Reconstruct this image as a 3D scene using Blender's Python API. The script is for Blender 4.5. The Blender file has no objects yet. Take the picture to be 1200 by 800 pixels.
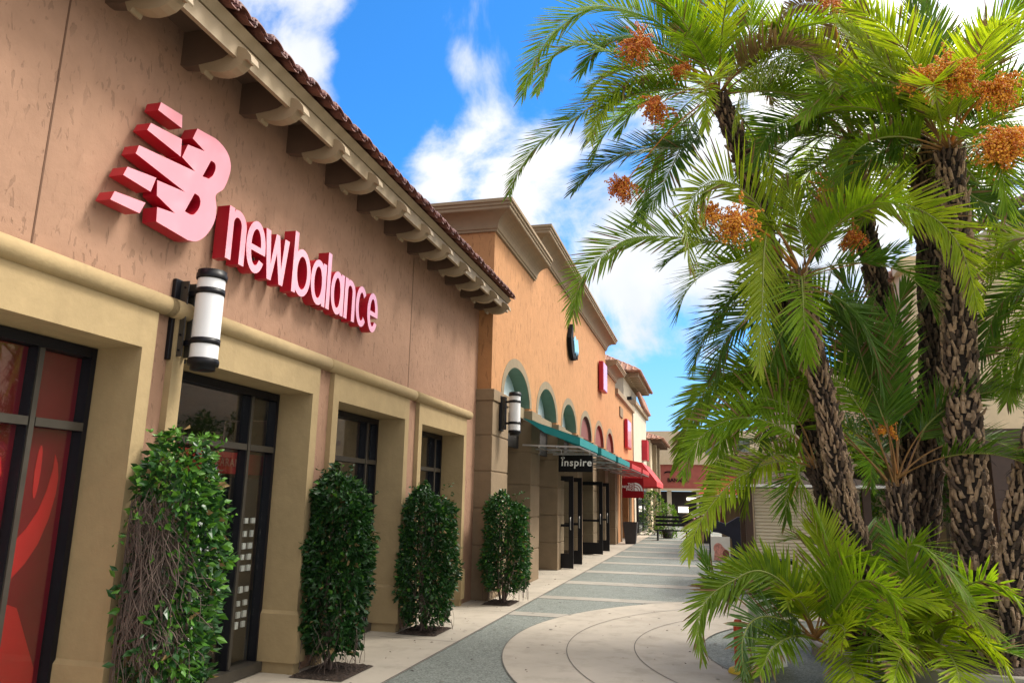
SKYTINT = (.27, .85, 1.32, 1)
SUNE = 1.7
EXPO = 1.1

import bpy, bmesh, math, random
from mathutils import Vector, Matrix
R = math.radians
PI = math.pi
sc = bpy.context.scene
col = sc.collection

# ------------------------------------------------------------------ mesh helper
class MB:
    def __init__(s):
        s.v = []; s.f = []; s.m = []; s.sm = []
    def add(s, vs, fs, m=0, smooth=False):
        o = len(s.v); s.v += [tuple(p) for p in vs]
        for f in fs:
            s.f.append([i + o for i in f]); s.m.append(m); s.sm.append(smooth)
    def quad(s, a, b, c, d, m=0): s.add([a, b, c, d], [(0, 1, 2, 3)], m)
    def box(s, x0, x1, y0, y1, z0, z1, m=0, b=0.0):
        if b <= 0:
            s.add([(x0,y0,z0),(x1,y0,z0),(x1,y1,z0),(x0,y1,z0),(x0,y0,z1),(x1,y0,z1),(x1,y1,z1),(x0,y1,z1)],
                  [(0,3,2,1),(4,5,6,7),(0,1,5,4),(1,2,6,5),(2,3,7,6),(3,0,4,7)], m)
            return
        bm = bmesh.new()
        bmesh.ops.create_cube(bm, size=1)
        for v in bm.verts:
            v.co = Vector((x0 + (v.co.x + .5) * (x1 - x0), y0 + (v.co.y + .5) * (y1 - y0), z0 + (v.co.z + .5) * (z1 - z0)))
        bmesh.ops.bevel(bm, geom=bm.edges[:], offset=b, segments=2, affect='EDGES', profile=.5)
        s.bm(bm, m)
    def bm(s, bm, m=0, smooth=False):
        bm.verts.index_update()
        s.add([v.co[:] for v in bm.verts], [[v.index for v in f.verts] for f in bm.faces], m, smooth)
        bm.free()
    def obox(s, c, ax, ay, az, m=0):
        c, ax, ay, az = map(Vector, (c, ax, ay, az))
        p = [c + i * ax + j * ay + k * az for k in (-1, 1) for j in (-1, 1) for i in (-1, 1)]
        s.add(p, [(0,2,3,1),(4,5,7,6),(0,1,5,4),(1,3,7,5),(3,2,6,7),(2,0,4,6)], m)
    def bar(s, a, b, w, h=None, m=0, up=(0, 0, 1)):
        a, b = Vector(a), Vector(b); h = h or w
        t = (b - a); L = t.length; t.normalize()
        u = Vector(up)
        if abs(t.dot(u)) > .98: u = Vector((1, 0, 0))
        sd = t.cross(u).normalized(); u = sd.cross(t)
        s.obox((a + b) / 2, t * L / 2, sd * w / 2, u * h / 2, m)
    def tube(s, pts, rad, n=8, m=0, cap=True, smooth=True, flat=1.0):
        pts = [Vector(p) for p in pts]
        if not isinstance(rad, (list, tuple)): rad = [rad] * len(pts)
        t = (pts[1] - pts[0]).normalized()
        u = Vector((0, 0, 1)) if abs(t.z) < .9 else Vector((1, 0, 0))
        u = (u - t * u.dot(t)).normalized()
        vs = []; fs = []
        for i, p in enumerate(pts):
            if i: 
                t2 = (pts[min(i + 1, len(pts) - 1)] - pts[i - 1]).normalized()
                u = (u - t2 * u.dot(t2)).normalized(); t = t2
            w = t.cross(u)
            for k in range(n):
                a = 2 * PI * k / n
                vs.append(p + u * (math.cos(a) * rad[i] * flat) + w * (math.sin(a) * rad[i]))
        for i in range(len(pts) - 1):
            for k in range(n):
                fs.append((i*n+k, i*n+(k+1)%n, (i+1)*n+(k+1)%n, (i+1)*n+k))
        s.add(vs, fs, m, smooth)
        if cap:
            s.add(vs[:n], [tuple(range(n))[::-1]], m); s.add(vs[-n:], [tuple(range(n))], m)
    def lathe(s, cx, cy, prof, n=24, m=0, smooth=True, cap=True):
        vs = []; fs = []
        for r, z in prof:
            for k in range(n):
                a = 2 * PI * k / n; vs.append((cx + r * math.cos(a), cy + r * math.sin(a), z))
        for i in range(len(prof) - 1):
            for k in range(n): fs.append((i*n+k, i*n+(k+1)%n, (i+1)*n+(k+1)%n, (i+1)*n+k))
        s.add(vs, fs, m, smooth)
        if cap:
            s.add(vs[:n], [tuple(range(n))[::-1]], m); s.add(vs[-n:], [tuple(range(n))], m)
    def sweep(s, prof, path, m=0, closed_prof=True, caps=True):
        """prof: (out,z) ; path: [(x,y)] outward is to the right of the walking direction"""
        P = [Vector((x, y, 0)) for x, y in path]; rows = []
        for i, p in enumerate(P):
            ns = []
            if i > 0: d = (P[i] - P[i-1]).normalized(); ns.append(Vector((d.y, -d.x, 0)))
            if i < len(P) - 1: d = (P[i+1] - P[i]).normalized(); ns.append(Vector((d.y, -d.x, 0)))
            if len(ns) == 2:
                n = (ns[0] + ns[1]); n = n / (1 + ns[0].dot(ns[1]))
            else: n = ns[0]
            rows.append([(p.x + n.x * o, p.y + n.y * o, z) for o, z in prof])
        k = len(prof); vs = [q for r in rows for q in r]; fs = []
        for i in range(len(P) - 1):
            for j in range(k if closed_prof else k - 1):
                fs.append((i*k+j, (i+1)*k+j, (i+1)*k+(j+1)%k, i*k+(j+1)%k))
        if caps and closed_prof:
            fs.append(tuple(range(k))); fs.append(tuple((len(P)-1)*k + j for j in range(k))[::-1])
        s.add(vs, fs, m)
    def plate(s, outer, holes, thick, mp, m=0):
        """flat shape with holes, extruded; mp maps (u,v,w) to the world, w in 0..thick"""
        cu = bpy.data.curves.new('tmp', 'CURVE'); cu.dimensions = '2D'; cu.fill_mode = 'BOTH'; cu.extrude = thick / 2
        for pl in [outer] + list(holes):
            sp = cu.splines.new('POLY'); sp.points.add(len(pl) - 1); sp.use_cyclic_u = True
            for i, (a, b) in enumerate(pl): sp.points[i].co = (a, b, 0, 1)
        s.curve(cu, thick, mp, m)
    def curve(s, cu, thick, mp, m=0):
        ob = bpy.data.objects.new('tmp', cu); col.objects.link(ob)
        dg = bpy.context.evaluated_depsgraph_get(); dg.update()
        me = ob.evaluated_get(dg).to_mesh()
        s.add([mp(v.co.x, v.co.y, v.co.z + thick / 2) for v in me.vertices], [list(p.vertices) for p in me.polygons], m)
        ob.evaluated_get(dg).to_mesh_clear()
        bpy.data.objects.remove(ob); bpy.data.curves.remove(cu)
    def text(s, body, size, thick, mp, m=0, offset=0.0, align='LEFT', shear=0, space=1.0):
        cu = bpy.data.curves.new('tmp', 'FONT'); cu.body = body; cu.size = size; cu.extrude = thick / 2
        cu.align_x = align; cu.offset = offset; cu.shear = shear; cu.space_character = space
        cu.resolution_u = 4
        s.curve(cu, thick, mp, m)
    def build(s, name, mats, parent=None, origin=None, loc_name=None, recalc=False):
        if not isinstance(mats, (list, tuple)): mats = [mats]
        o = Vector(parent['_w']) if parent is not None else (Vector(origin) if origin is not None else s.base())
        me = bpy.data.meshes.new(name)
        me.from_pydata([(x - o.x, y - o.y, z - o.z) for x, y, z in s.v], [], s.f)
        for mt in mats: me.materials.append(mt)
        me.polygons.foreach_set('material_index', s.m)
        me.polygons.foreach_set('use_smooth', s.sm)
        if recalc:
            b = bmesh.new(); b.from_mesh(me); bmesh.ops.recalc_face_normals(b, faces=b.faces[:]); b.to_mesh(me); b.free()
        me.update()
        ob = bpy.data.objects.new(name, me); col.objects.link(ob)
        if parent is not None: ob.parent = parent; ob['_w'] = list(o)
        else: ob.location = o; ob['_w'] = list(o)
        return ob
    def base(s):
        xs = [p[0] for p in s.v]; ys = [p[1] for p in s.v]; zs = [p[2] for p in s.v]
        return Vector(((min(xs)+max(xs))/2, (min(ys)+max(ys))/2, min(zs)))

def tag(o, label=None, cat=None, group=None, kind=None):
    if label: o['label'] = label
    if cat: o['category'] = cat
    if group: o['group'] = group
    if kind: o['kind'] = kind
    return o
def thing(name, label, cat, loc, group=None):
    o = bpy.data.objects.new(name, None); col.objects.link(o); o.location = loc; o['_w'] = list(loc)
    o.empty_display_size = .2
    return tag(o, label, cat, group)
def dup_part(o, parent, d):
    """copy of a part (and its sub-parts) shifted by d under the same or another parent"""
    c = o.copy(); col.objects.link(c); c.parent = parent; c.location = Vector(o.location) + Vector(d)
    for ch in o.children:
        k = ch.copy(); col.objects.link(k); k.parent = c
    return c
def dup_thing(o, loc, label=None, rotz=None, scale=None):
    c = o.copy(); col.objects.link(c); c.location = loc
    if rotz is not None: c.rotation_euler = (0, 0, rotz)
    if scale is not None: c.scale = scale
    if label: c['label'] = label
    for ch in o.children: 
        d = ch.copy(); col.objects.link(d); d.parent = c
        for g in ch.children:
            e = g.copy(); col.objects.link(e); e.parent = d
    return c
YZ = lambda xf: (lambda u, v, w: (xf + w, u, v))            # plate in the facade plane, facing +x
XZs = lambda yf: (lambda u, v, w: (u, yf - w, v))           # plate facing -y (south)

def each(name, boxes, mt, parent):
    for bx in boxes:
        m = MB(); m.box(*bx); m.build(name, mt, parent)
# ------------------------------------------------------------------ materials
def nodes(name):
    m = bpy.data.materials.new(name); m.use_nodes = True; nt = m.node_tree
    return m, nt, nt.nodes['Principled BSDF'], nt.nodes['Material Output']
def nd(nt, t, **k):
    n = nt.nodes.new(t)
    for a, b in k.items():
        if a in n.inputs.keys() if isinstance(a, str) else False: n.inputs[a].default_value = b
        else: setattr(n, a, b)
    return n
def pos(nt, scale=(1, 1, 1), obj=False):
    if obj: src = nt.nodes.new('ShaderNodeTexCoord').outputs['Object']
    else: src = nt.nodes.new('ShaderNodeNewGeometry').outputs['Position']
    mp = nt.nodes.new('ShaderNodeMapping'); mp.inputs['Scale'].default_value = scale
    nt.links.new(src, mp.inputs[0]); return mp.outputs[0]
def noise_(nt, vec, scale, detail=4, rough=.55, dist=0):
    n = nt.nodes.new('ShaderNodeTexNoise'); n.inputs['Scale'].default_value = scale; n.inputs['Detail'].default_value = detail
    n.inputs['Roughness'].default_value = rough; n.inputs['Distortion'].default_value = dist
    nt.links.new(vec, n.inputs['Vector']); return n.outputs['Fac']
def ramp(nt, fac, a, b, ca=(0, 0, 0, 1), cb=(1, 1, 1, 1)):
    r = nt.nodes.new('ShaderNodeValToRGB'); e = r.color_ramp.elements
    e[0].position = a; e[0].color = ca; e[1].position = b; e[1].color = cb
    nt.links.new(fac, r.inputs[0]); return r.outputs[0]
def mixc(nt, fac, a, b, mode='MIX'):
    x = nt.nodes.new('ShaderNodeMix'); x.data_type = 'RGBA'; x.blend_type = mode
    for sock, val in ((x.inputs[0], fac), (x.inputs[6], a), (x.inputs[7], b)):
        if hasattr(val, 'is_linked'): nt.links.new(val, sock)
        else: sock.default_value = val if not isinstance(val, tuple) or len(val) == 4 else (*val, 1)
    return x.outputs[2]
def bump(nt, h, bsdf, strength=.3, dist=.02, prev=None):
    b = nt.nodes.new('ShaderNodeBump'); b.inputs['Strength'].default_value = strength; b.inputs['Distance'].default_value = dist
    nt.links.new(h, b.inputs['Height'])
    if prev: nt.links.new(prev, b.inputs['Normal'])
    nt.links.new(b.outputs[0], bsdf.inputs['Normal']); return b.outputs[0]
def c4(c): return (*c, 1) if len(c) == 3 else c
def sc_(c, k): return tuple(min(1, x * k) for x in c[:3])

def plain(name, c, rough=.6, var=.12, scale=6, bmp=0, bscale=60, metal=0, coat=0, spec=.5, obj=False, bdist=.01):
    m, nt, p, _ = nodes(name)
    v = pos(nt, obj=obj); n = noise_(nt, v, scale, 5)
    cc = mixc(nt, ramp(nt, n, .3, .7), c4(sc_(c, 1 - var)), c4(sc_(c, 1 + var)))
    nt.links.new(cc, p.inputs['Base Color'])
    p.inputs['Roughness'].default_value = rough; p.inputs['Metallic'].default_value = metal
    p.inputs['Coat Weight'].default_value = coat; p.inputs['Specular IOR Level'].default_value = spec
    if bmp: bump(nt, noise_(nt, v, bscale, 3), p, bmp, bdist)
    return m

def stucco(name, c, pits=.0, pit_th=.66, pit_scale=11, pit_stretch=.35, mott=.14, dark=.55, grain=.35):
    m, nt, p, _ = nodes(name)
    v = pos(nt)
    big = noise_(nt, v, .9, 5, .6); med = noise_(nt, v, 5, 5, .6)
    cc = mixc(nt, ramp(nt, big, .3, .7), c4(sc_(c, 1 - mott)), c4(sc_(c, 1 + mott)))
    cc = mixc(nt, .35, cc, mixc(nt, ramp(nt, med, .35, .7), c4(sc_(c, .8)), c4(sc_(c, 1.15))))
    # faint vertical weather streaks and dirt with their own shape
    st = noise_(nt, pos(nt, (3.5, 3.5, .35)), 1.5, 4, .6)
    cc = mixc(nt, ramp(nt, st, .56, .78, (0, 0, 0, 1), (.3, .3, .3, 1)), cc, c4(sc_(c, .6)))
    fine = noise_(nt, v, 90, 4, .7)
    h = fine
    if pits:
        vp = pos(nt, (1, 1, pit_stretch))
        pn = noise_(nt, vp, pit_scale, 2.5, .55, .4)
        gate = noise_(nt, v, 2.2, 2)
        f = ramp(nt, pn, pit_th, pit_th + .035)
        f = mixc(nt, 1.0, f, ramp(nt, gate, .36, .52, (.25,.25,.25,1), (1,1,1,1)), 'MULTIPLY')
        cc = mixc(nt, mixc(nt, 1.0, f, (pits, pits, pits, 1), 'MULTIPLY'), cc, c4(sc_(c, dark)))
        b1 = nt.nodes.new('ShaderNodeMath'); b1.operation = 'MULTIPLY_ADD'; b1.inputs[1].default_value = -3.0
        nt.links.new(f, b1.inputs[0]); nt.links.new(fine, b1.inputs[2]); h = b1.outputs[0]
    nt.links.new(cc, p.inputs['Base Color'])
    p.inputs['Roughness'].default_value = .88; p.inputs['Specular IOR Level'].default_value = .3
    bump(nt, h, p, grain, .006, bump(nt, noise_(nt, v, 14, 3), p, .25, .02))
    return m

def concrete(name, c, sp=0.0, spscale=260, dark=.5, stain=.22):
    m, nt, p, _ = nodes(name)
    v = pos(nt)
    a = noise_(nt, v, .55, 6, .62); b = noise_(nt, v, 3.2, 6, .65)
    cc = mixc(nt, ramp(nt, a, .3, .72), c4(sc_(c, 1 - stain)), c4(sc_(c, 1 + stain * .6)))
    cc = mixc(nt, ramp(nt, b, .50, .70, (0,0,0,1), (.7,.7,.7,1)), cc, c4(sc_(c, .70)))
    sv = noise_(nt, v, 34, 3, .6)
    cc = mixc(nt, ramp(nt, sv, .66, .72, (0,0,0,1), (.35,.35,.35,1)), cc, c4(sc_(c, .55)))
    if sp:
        vo = nt.nodes.new('ShaderNodeTexVoronoi'); vo.inputs['Scale'].default_value = spscale / 4; nt.links.new(v, vo.inputs['Vector'])
        bw = nt.nodes.new('ShaderNodeRGBToBW'); nt.links.new(vo.outputs['Color'], bw.inputs[0])
        peb = mixc(nt, ramp(nt, bw.outputs[0], .25, .8), c4(sc_(c, dark)), c4(sc_(c, 1.75)))
        cc = mixc(nt, sp, cc, peb)
    fine = noise_(nt, v, 140, 4, .7)
    nt.links.new(cc, p.inputs['Base Color'])
    rr = ramp(nt, b, .3, .7, (.62,.62,.62,1), (.85,.85,.85,1)); nt.links.new(rr, p.inputs['Roughness'])
    p.inputs['Specular IOR Level'].default_value = .4
    bump(nt, fine, p, .35, .004)
    return m

def leafy(name, c1, c2, rough=.4, trans=.35, tcol=None, vein=False):
    m, nt, p, out = nodes(name)
    oi = nt.nodes.new('ShaderNodeObjectInfo')
    v = pos(nt, obj=True)
    n = noise_(nt, v, 7, 3)
    cc = mixc(nt, ramp(nt, n, .3, .7), c4(c1), c4(c2))
    k = nt.nodes.new('ShaderNodeHueSaturation'); nt.links.new(cc, k.inputs['Color'])
    mr = nt.nodes.new('ShaderNodeMapRange'); mr.inputs['To Min'].default_value = .78; mr.inputs['To Max'].default_value = 1.22
    nt.links.new(oi.outputs['Random'], mr.inputs['Value']); nt.links.new(mr.outputs[0], k.inputs['Value'])
    nt.links.new(k.outputs[0], p.inputs['Base Color'])
    p.inputs['Roughness'].default_value = rough; p.inputs['Specular IOR Level'].default_value = .3
    tr = nt.nodes.new('ShaderNodeBsdfTranslucent')
    tc = mixc(nt, 1.0, k.outputs[0], c4(tcol or (1.6, 1.5, .6)), 'MULTIPLY'); nt.links.new(tc, tr.inputs[0])
    ms = nt.nodes.new('ShaderNodeMixShader'); ms.inputs[0].default_value = trans
    nt.links.new(p.outputs[0], ms.inputs[1]); nt.links.new(tr.outputs[0], ms.inputs[2]); nt.links.new(ms.outputs[0], out.inputs[0])
    return m

def glass(name, tint=(.75, .78, .78), refl=.35, base=.06):
    m, nt, p, out = nodes(name); nt.nodes.remove(p)
    tr = nt.nodes.new('ShaderNodeBsdfTransparent'); tr.inputs[0].default_value = c4(tint)
    gl = nt.nodes.new('ShaderNodeBsdfGlossy'); gl.inputs['Roughness'].default_value = .015; gl.inputs[0].default_value = (.95, .97, 1, 1)
    b = nt.nodes.new('ShaderNodeBump'); b.inputs['Strength'].default_value = .04; b.inputs['Distance'].default_value = .05
    nt.links.new(noise_(nt, pos(nt), 1.3, 1), b.inputs['Height']); nt.links.new(b.outputs[0], gl.inputs['Normal'])
    lw = nt.nodes.new('ShaderNodeLayerWeight'); lw.inputs[0].default_value = .5
    fr = nt.nodes.new('ShaderNodeMath'); fr.operation = 'POWER'; nt.links.new(lw.outputs['Facing'], fr.inputs[0]); fr.inputs[1].default_value = 3.5
    mr = nt.nodes.new('ShaderNodeMapRange'); mr.inputs['To Min'].default_value = base; mr.inputs['To Max'].default_value = 1.0
    nt.links.new(fr.outputs[0], mr.inputs['Value'])
    ms = nt.nodes.new('ShaderNodeMixShader'); nt.links.new(mr.outputs[0], ms.inputs[0])
    nt.links.new(tr.outputs[0], ms.inputs[1]); nt.links.new(gl.outputs[0], ms.inputs[2]); nt.links.new(ms.outputs[0], out.inputs[0])
    return m
def emit(name, c, s):
    m, nt, p, out = nodes(name)
    p.inputs['Base Color'].default_value = c4(c); p.inputs['Emission Color'].default_value = c4(c); p.inputs['Emission Strength'].default_value = s
    return m

M = {}
M['wall_tan'] = stucco('tan_stucco', (.335, .196, .130), pits=.6, pit_th=.60, pit_scale=24, pit_stretch=.36, mott=.13, dark=.6)
M['wall_orange'] = stucco('orange_stucco', (.47, .235, .105), pits=.6, pit_th=.58, pit_scale=15, pit_stretch=.25, mott=.08, dark=.62)
M['trim'] = stucco('ochre_trim_stucco', (.365, .268, .142), mott=.1, grain=.2)
M['trim_grey'] = stucco('olive_grey_trim', (.255, .200, .130), mott=.09, grain=.2)
M['cornice'] = stucco('taupe_cornice', (.30, .222, .145), mott=.07, grain=.12)
M['pier'] = stucco('taupe_pier_blocks', (.245, .178, .112), mott=.13, grain=.3)
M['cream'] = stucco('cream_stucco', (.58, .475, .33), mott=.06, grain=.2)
M['cream_lit'] = stucco('sunlit_cream_stucco', (.78, .62, .42), mott=.05, grain=.2)  # brighter copy of the cream, with sunlight put into the colour
M['creamw'] = stucco('pale_cream_stucco', (.53, .47, .37), mott=.05, grain=.2)
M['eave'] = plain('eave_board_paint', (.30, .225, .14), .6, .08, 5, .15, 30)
M['eave_shade'] = plain('soffit_paint_shaded', (.115, .068, .044), .8, .12, 4)  # brown darkened so the colour carries the shade under the eave
M['tile'] = plain('clay_roof_tile', (.14, .048, .035), .6, .4, 9, .4, 40)
M['tile2'] = plain('weathered_roof_tile', (.30, .15, .10), .75, .35, 5, .4, 40)
M['green'] = plain('green_reveal_paint', (.12, .19, .14), .7, .1, 3)
M['maroon'] = plain('maroon_panel_paint', (.19, .055, .045), .7, .1, 3)
M['paleblue'] = plain('pale_blue_panel', (.60, .72, .78), .35, .05, 2)
M['black'] = plain('dark_bronze_metal', (.005, .005, .008), .4, .1, 5, spec=.3)
M['bronze'] = plain('bronze_metal', (.06, .052, .042), .42, .15, 8, metal=.3)
M['steel'] = plain('brushed_steel', (.45, .45, .45), .35, .1, 8, metal=.9)
M['glass'] = glass('storefront_glass', (.93, .95, .95), base=.07)
M['signface'] = plain('sign_face_red_glare_pink', (.86, .33, .41), .3, .08, 1.5, coat=.7)  # red face turned pink: sky glare put into the base colour
M['signside'] = plain('sign_return_red', (.42, .006, .022), .4, .1, 4)
M['lampwhite'] = plain('white_lamp_shade', (.74, .75, .78), .45, .03, 3)
M['concrete'] = concrete('plaza_concrete', (.445, .39, .32), stain=.2)
M['concrete2'] = concrete('banding_concrete', (.35, .32, .275), stain=.18)
M['aggregate'] = concrete('exposed_aggregate', (.185, .20, .18), sp=.55, spscale=300, dark=.45, stain=.15)
M['joint'] = plain('joint_line', (.14, .125, .11), .9, .2, 8)
M['soil'] = plain('bark_mulch_soil', (.055, .035, .025), .95, .5, 30, 1.0, 45, bdist=.05)
M['teal'] = plain('teal_canvas', (.008, .22, .235), .75, .08, 6, .1, 90)
M['redcan'] = plain('red_canvas', (.55, .04, .045), .75, .08, 6, .1, 90)
M['signblack'] = plain('black_sign_board', (.003, .003, .004), .7, .1, 5, spec=.2)
M['signred'] = plain('dark_red_sign_board', (.25, .004, .008), .7, .1, 5, spec=.2)
M['white'] = plain('white_paint', (.78, .78, .76), .5, .04, 6)
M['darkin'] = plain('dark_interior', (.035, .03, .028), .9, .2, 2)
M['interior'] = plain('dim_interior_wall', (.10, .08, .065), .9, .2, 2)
M['poster'] = plain('deep_red_poster', (.15, .001, .008), .6, .15, 2.5, spec=.2)
M['poster2'] = plain('bright_red_poster', (.46, .001, .006), .6, .15, 2.5)
M['banner'] = plain('red_banner', (.50, .04, .03), .6, .1, 3)
M['cardboard'] = plain('white_card', (.72, .70, .66), .6, .06, 8)
M['brown'] = plain('brown_painted_steel', (.065, .036, .026), .5, .15, 6)
M['shutter'] = plain('cream_shutter', (.68, .60, .46), .5, .05, 4)
M['roofgrey'] = plain('grey_brown_roof', (.10, .07, .045), .9, .15, 6)
M['pot'] = plain('charcoal_planter', (.035, .028, .03), .5, .15, 8)
M['brick'] = plain('red_facade_paint', (.33, .085, .065), .8, .12, 3)
M['cloth'] = plain('navy_cloth', (.012, .014, .03), .8, .2, 6)
M['leaf'] = leafy('palm_leaflet_green', (.125, .225, .012), (.22, .34, .02), .45, .48)
M['leaf_y'] = leafy('palm_leaflet_yellow_green', (.22, .33, .012), (.36, .44, .03), .38, .45)
M['leaf_d'] = leafy('palm_leaflet_deep_green', (.062, .15, .014), (.11, .21, .02), .36, .3)
M['leaf_g'] = leafy('palm_leaflet_grey_green', (.07, .15, .05), (.13, .21, .06), .36, .35)
M['leaf_dead'] = leafy('dry_palm_leaflet', (.16, .10, .04), (.26, .17, .07), .7, .2, (1, 1, 1))
M['rachis'] = plain('frond_midrib', (.24, .27, .06), .45, .15, 8, obj=True)
M['petiole'] = plain('frond_stalk_base', (.30, .155, .045), .55, .25, 8, obj=True)
M['bark'] = plain('palm_fibre_bark', (.025, .017, .012), .95, .5, 14, .9, 50, obj=True, bdist=.04)
M['boot'] = plain('palm_leaf_base', (.34, .23, .14), .85, .45, 11, .8, 40, obj=True, bdist=.02)
M['boot2'] = plain('old_palm_leaf_base', (.10, .066, .044), .9, .45, 11, .8, 40, obj=True, bdist=.02)
M['fruit'] = plain('orange_palm_fruit', (.95, .38, .03), .4, .3, 10, obj=True)
M['fruit_d'] = plain('rust_palm_fruit', (.62, .17, .03), .45, .35, 10, obj=True)
M['fruitstalk'] = plain('orange_fruit_stalk', (.58, .22, .04), .5, .2, 8, obj=True)
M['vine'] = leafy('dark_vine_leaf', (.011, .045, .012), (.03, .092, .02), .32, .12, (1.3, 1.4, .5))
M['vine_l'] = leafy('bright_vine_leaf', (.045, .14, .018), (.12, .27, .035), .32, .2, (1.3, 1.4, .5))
M['twig'] = plain('dry_vine_stem', (.12, .085, .07), .9, .35, 14, .4, 60)
M['shrub'] = leafy('background_shrub_leaf', (.05, .13, .015), (.16, .26, .03), .5, .3)

# ================================================================== SETTING: ground
def struct(mb, name, mt, smooth=None):
    o = mb.build(name, mt); o['kind'] = 'structure'; return o
def sheet(name, x0, x1, y0, y1, z, mt):
    b = MB(); b.quad((x0,y0,z),(x1,y0,z),(x1,y1,z),(x0,y1,z)); return struct(b, name, mt)
sheet('ground', -220, 220, -120, 320, 0, M['concrete'])
sheet('aggregate_paving', -2.83, 9.0, -6, 62, .004, M['aggregate'])
b = MB()
YS = [(10.66, 11.0), (12.6, 12.98), (14.95, 15.5), (17.4, 17.95), (20.05, 20.6), (22.5, 23.05), (25.0, 25.6), (27.6, 28.2), (30.2, 30.8), (33, 33.6), (36, 36.6), (39, 39.6), (42, 42.6)]
for a, c in YS: b.quad((-2.84, a, .008), (9.0, a, .008), (9.0, c, .008), (-2.84, c, .008))
struct(b, 'light_paving_band', M['concrete2'])
CC = (2.63, 9.17)
def ring(mb, r0, r1, z, n=160):
    for i in range(n):
        a, c = 2*PI*i/n, 2*PI*(i+1)/n
        P = lambda r, t: (CC[0] + r*math.cos(t), CC[1] + r*math.sin(t), z)
        mb.quad(P(r0,a), P(r1,a), P(r1,c), P(r0,c))
b = MB(); ring(b, 2.77, 4.94, .012); struct(b, 'circular_paving', M['concrete'])
b = MB()
for r in (2.77, 3.52, 4.26, 4.945): ring(b, r - .005, r + .005, .016)
for y in (-1.2, 1.3, 3.7, 6.1, 8.5, 10.9, 13.3, 15.7, 18.1, 20.5, 22.9, 25.3): b.quad((-3.8, y, .004), (-2.84, y, .004), (-2.84, y + .012, .004), (-3.8, y + .012, .004))
b.quad((-2.842,-6,.0125),(-2.826,-6,.0125),(-2.826,60,.0125),(-2.842,60,.0125))
struct(b, 'paving_joint', M['joint'])
rnd = random.Random(5)
for k, (x0, x1, y0, y1) in enumerate([(-3.74,-3.22,4.05,4.78), (-3.72,-3.2,6.38,7.05), (-3.70,-3.2,8.72,9.36), (-3.48,-3.02,11.5,12.12)]):
    b = MB(); nx, ny = 16, 22; vs = []
    for j in range(ny + 1):
        for i in range(nx + 1):
            e = min(i, nx - i, j, ny - j)
            vs.append((x0 + (x1-x0)*i/nx, y0 + (y1-y0)*j/ny, .005 + (0 if e == 0 else rnd.uniform(.002, .022))))
    b.add(vs, [(j*(nx+1)+i, j*(nx+1)+i+1, (j+1)*(nx+1)+i+1, (j+1)*(nx+1)+i) for j in range(ny) for i in range(nx)])
    struct(b, 'soil_bed', M['soil'])
# old gum and drip spots trodden into the paving
b = MB()
for k in range(130):
    x = rnd.uniform(-3.5, 2.2); y = rnd.uniform(4.5, 20); r = rnd.uniform(.008, .024); sx_ = rnd.uniform(.6, 1.3)
    b.add([(x + r*sx_*math.cos(i*PI/4) * rnd.uniform(.8, 1.1), y + r*math.sin(i*PI/4) * rnd.uniform(.8, 1.1), .0165) for i in range(8)], [tuple(range(8))])
struct(b, 'paving_spots', plain('old_gum_spot', (.17, .15, .13), .9, .3, 20))
# fallen bits on the paving
b = MB()
for k in range(330):
    x = rnd.uniform(-3.6, 1.5); y = rnd.uniform(5.5, 22); r = rnd.uniform(.006, .022); a = rnd.uniform(0, PI)
    if rnd.random() < .3: x = rnd.uniform(-3.7, -3.0)
    elif rnd.random() < .5: t_ = rnd.uniform(0, 2*PI); q_ = rnd.uniform(1.45, 4.4); x = CC[0] + q_*math.cos(t_); y = CC[1] + q_*math.sin(t_)
    c, s = math.cos(a) * r, math.sin(a) * r
    b.add([(x - c, y - s, .018), (x + s*.4, y - c*.4, .024), (x + c, y + s, .02), (x - s*.4, y + c*.4, .026)], [(0,1,2,3)])
o = b.build('leaf_litter', M['twig']); o['kind'] = 'stuff'

# ================================================================== THE TAN SHOE STORE
WX = -3.80                       # wall face
OPEN = [(1.55, 4.17), (4.60, 6.485), (7.02, 8.817), (9.41, 11.217)]
T0, T1, JW = 2.58, 2.855, .12
st = thing('store_building', 'tan stucco shoe store with a tiled eave and four ochre framed windows', 'building', (-6.5, 5.5, 0))
b = MB()
b.plate([(-4, -.03), (12, -.03), (12, 5.10), (-4, 5.10)], [[(a - JW + .02, -.02), (c + JW - .02, -.02), (c + JW - .02, T1 - .02), (a - JW + .02, T1 - .02)] for a, c in OPEN], .28, YZ(WX - .28))
for y in (3.262, 8.95): pass
b.box(-12, -4.081, 11.7, 11.99, 0, 5.0); b.box(-12, -4.081, -4, -3.7, 0, 5.0)
b.build('wall', M['wall_tan'], st)
each('control_joint', [(WX, WX + .003, y - .006, y + .006, 2.99, 4.80) for y in (3.262, 8.98)], plain('joint_shadow_line', (.12, .06, .035), .9, .1, 3), st)
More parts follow.
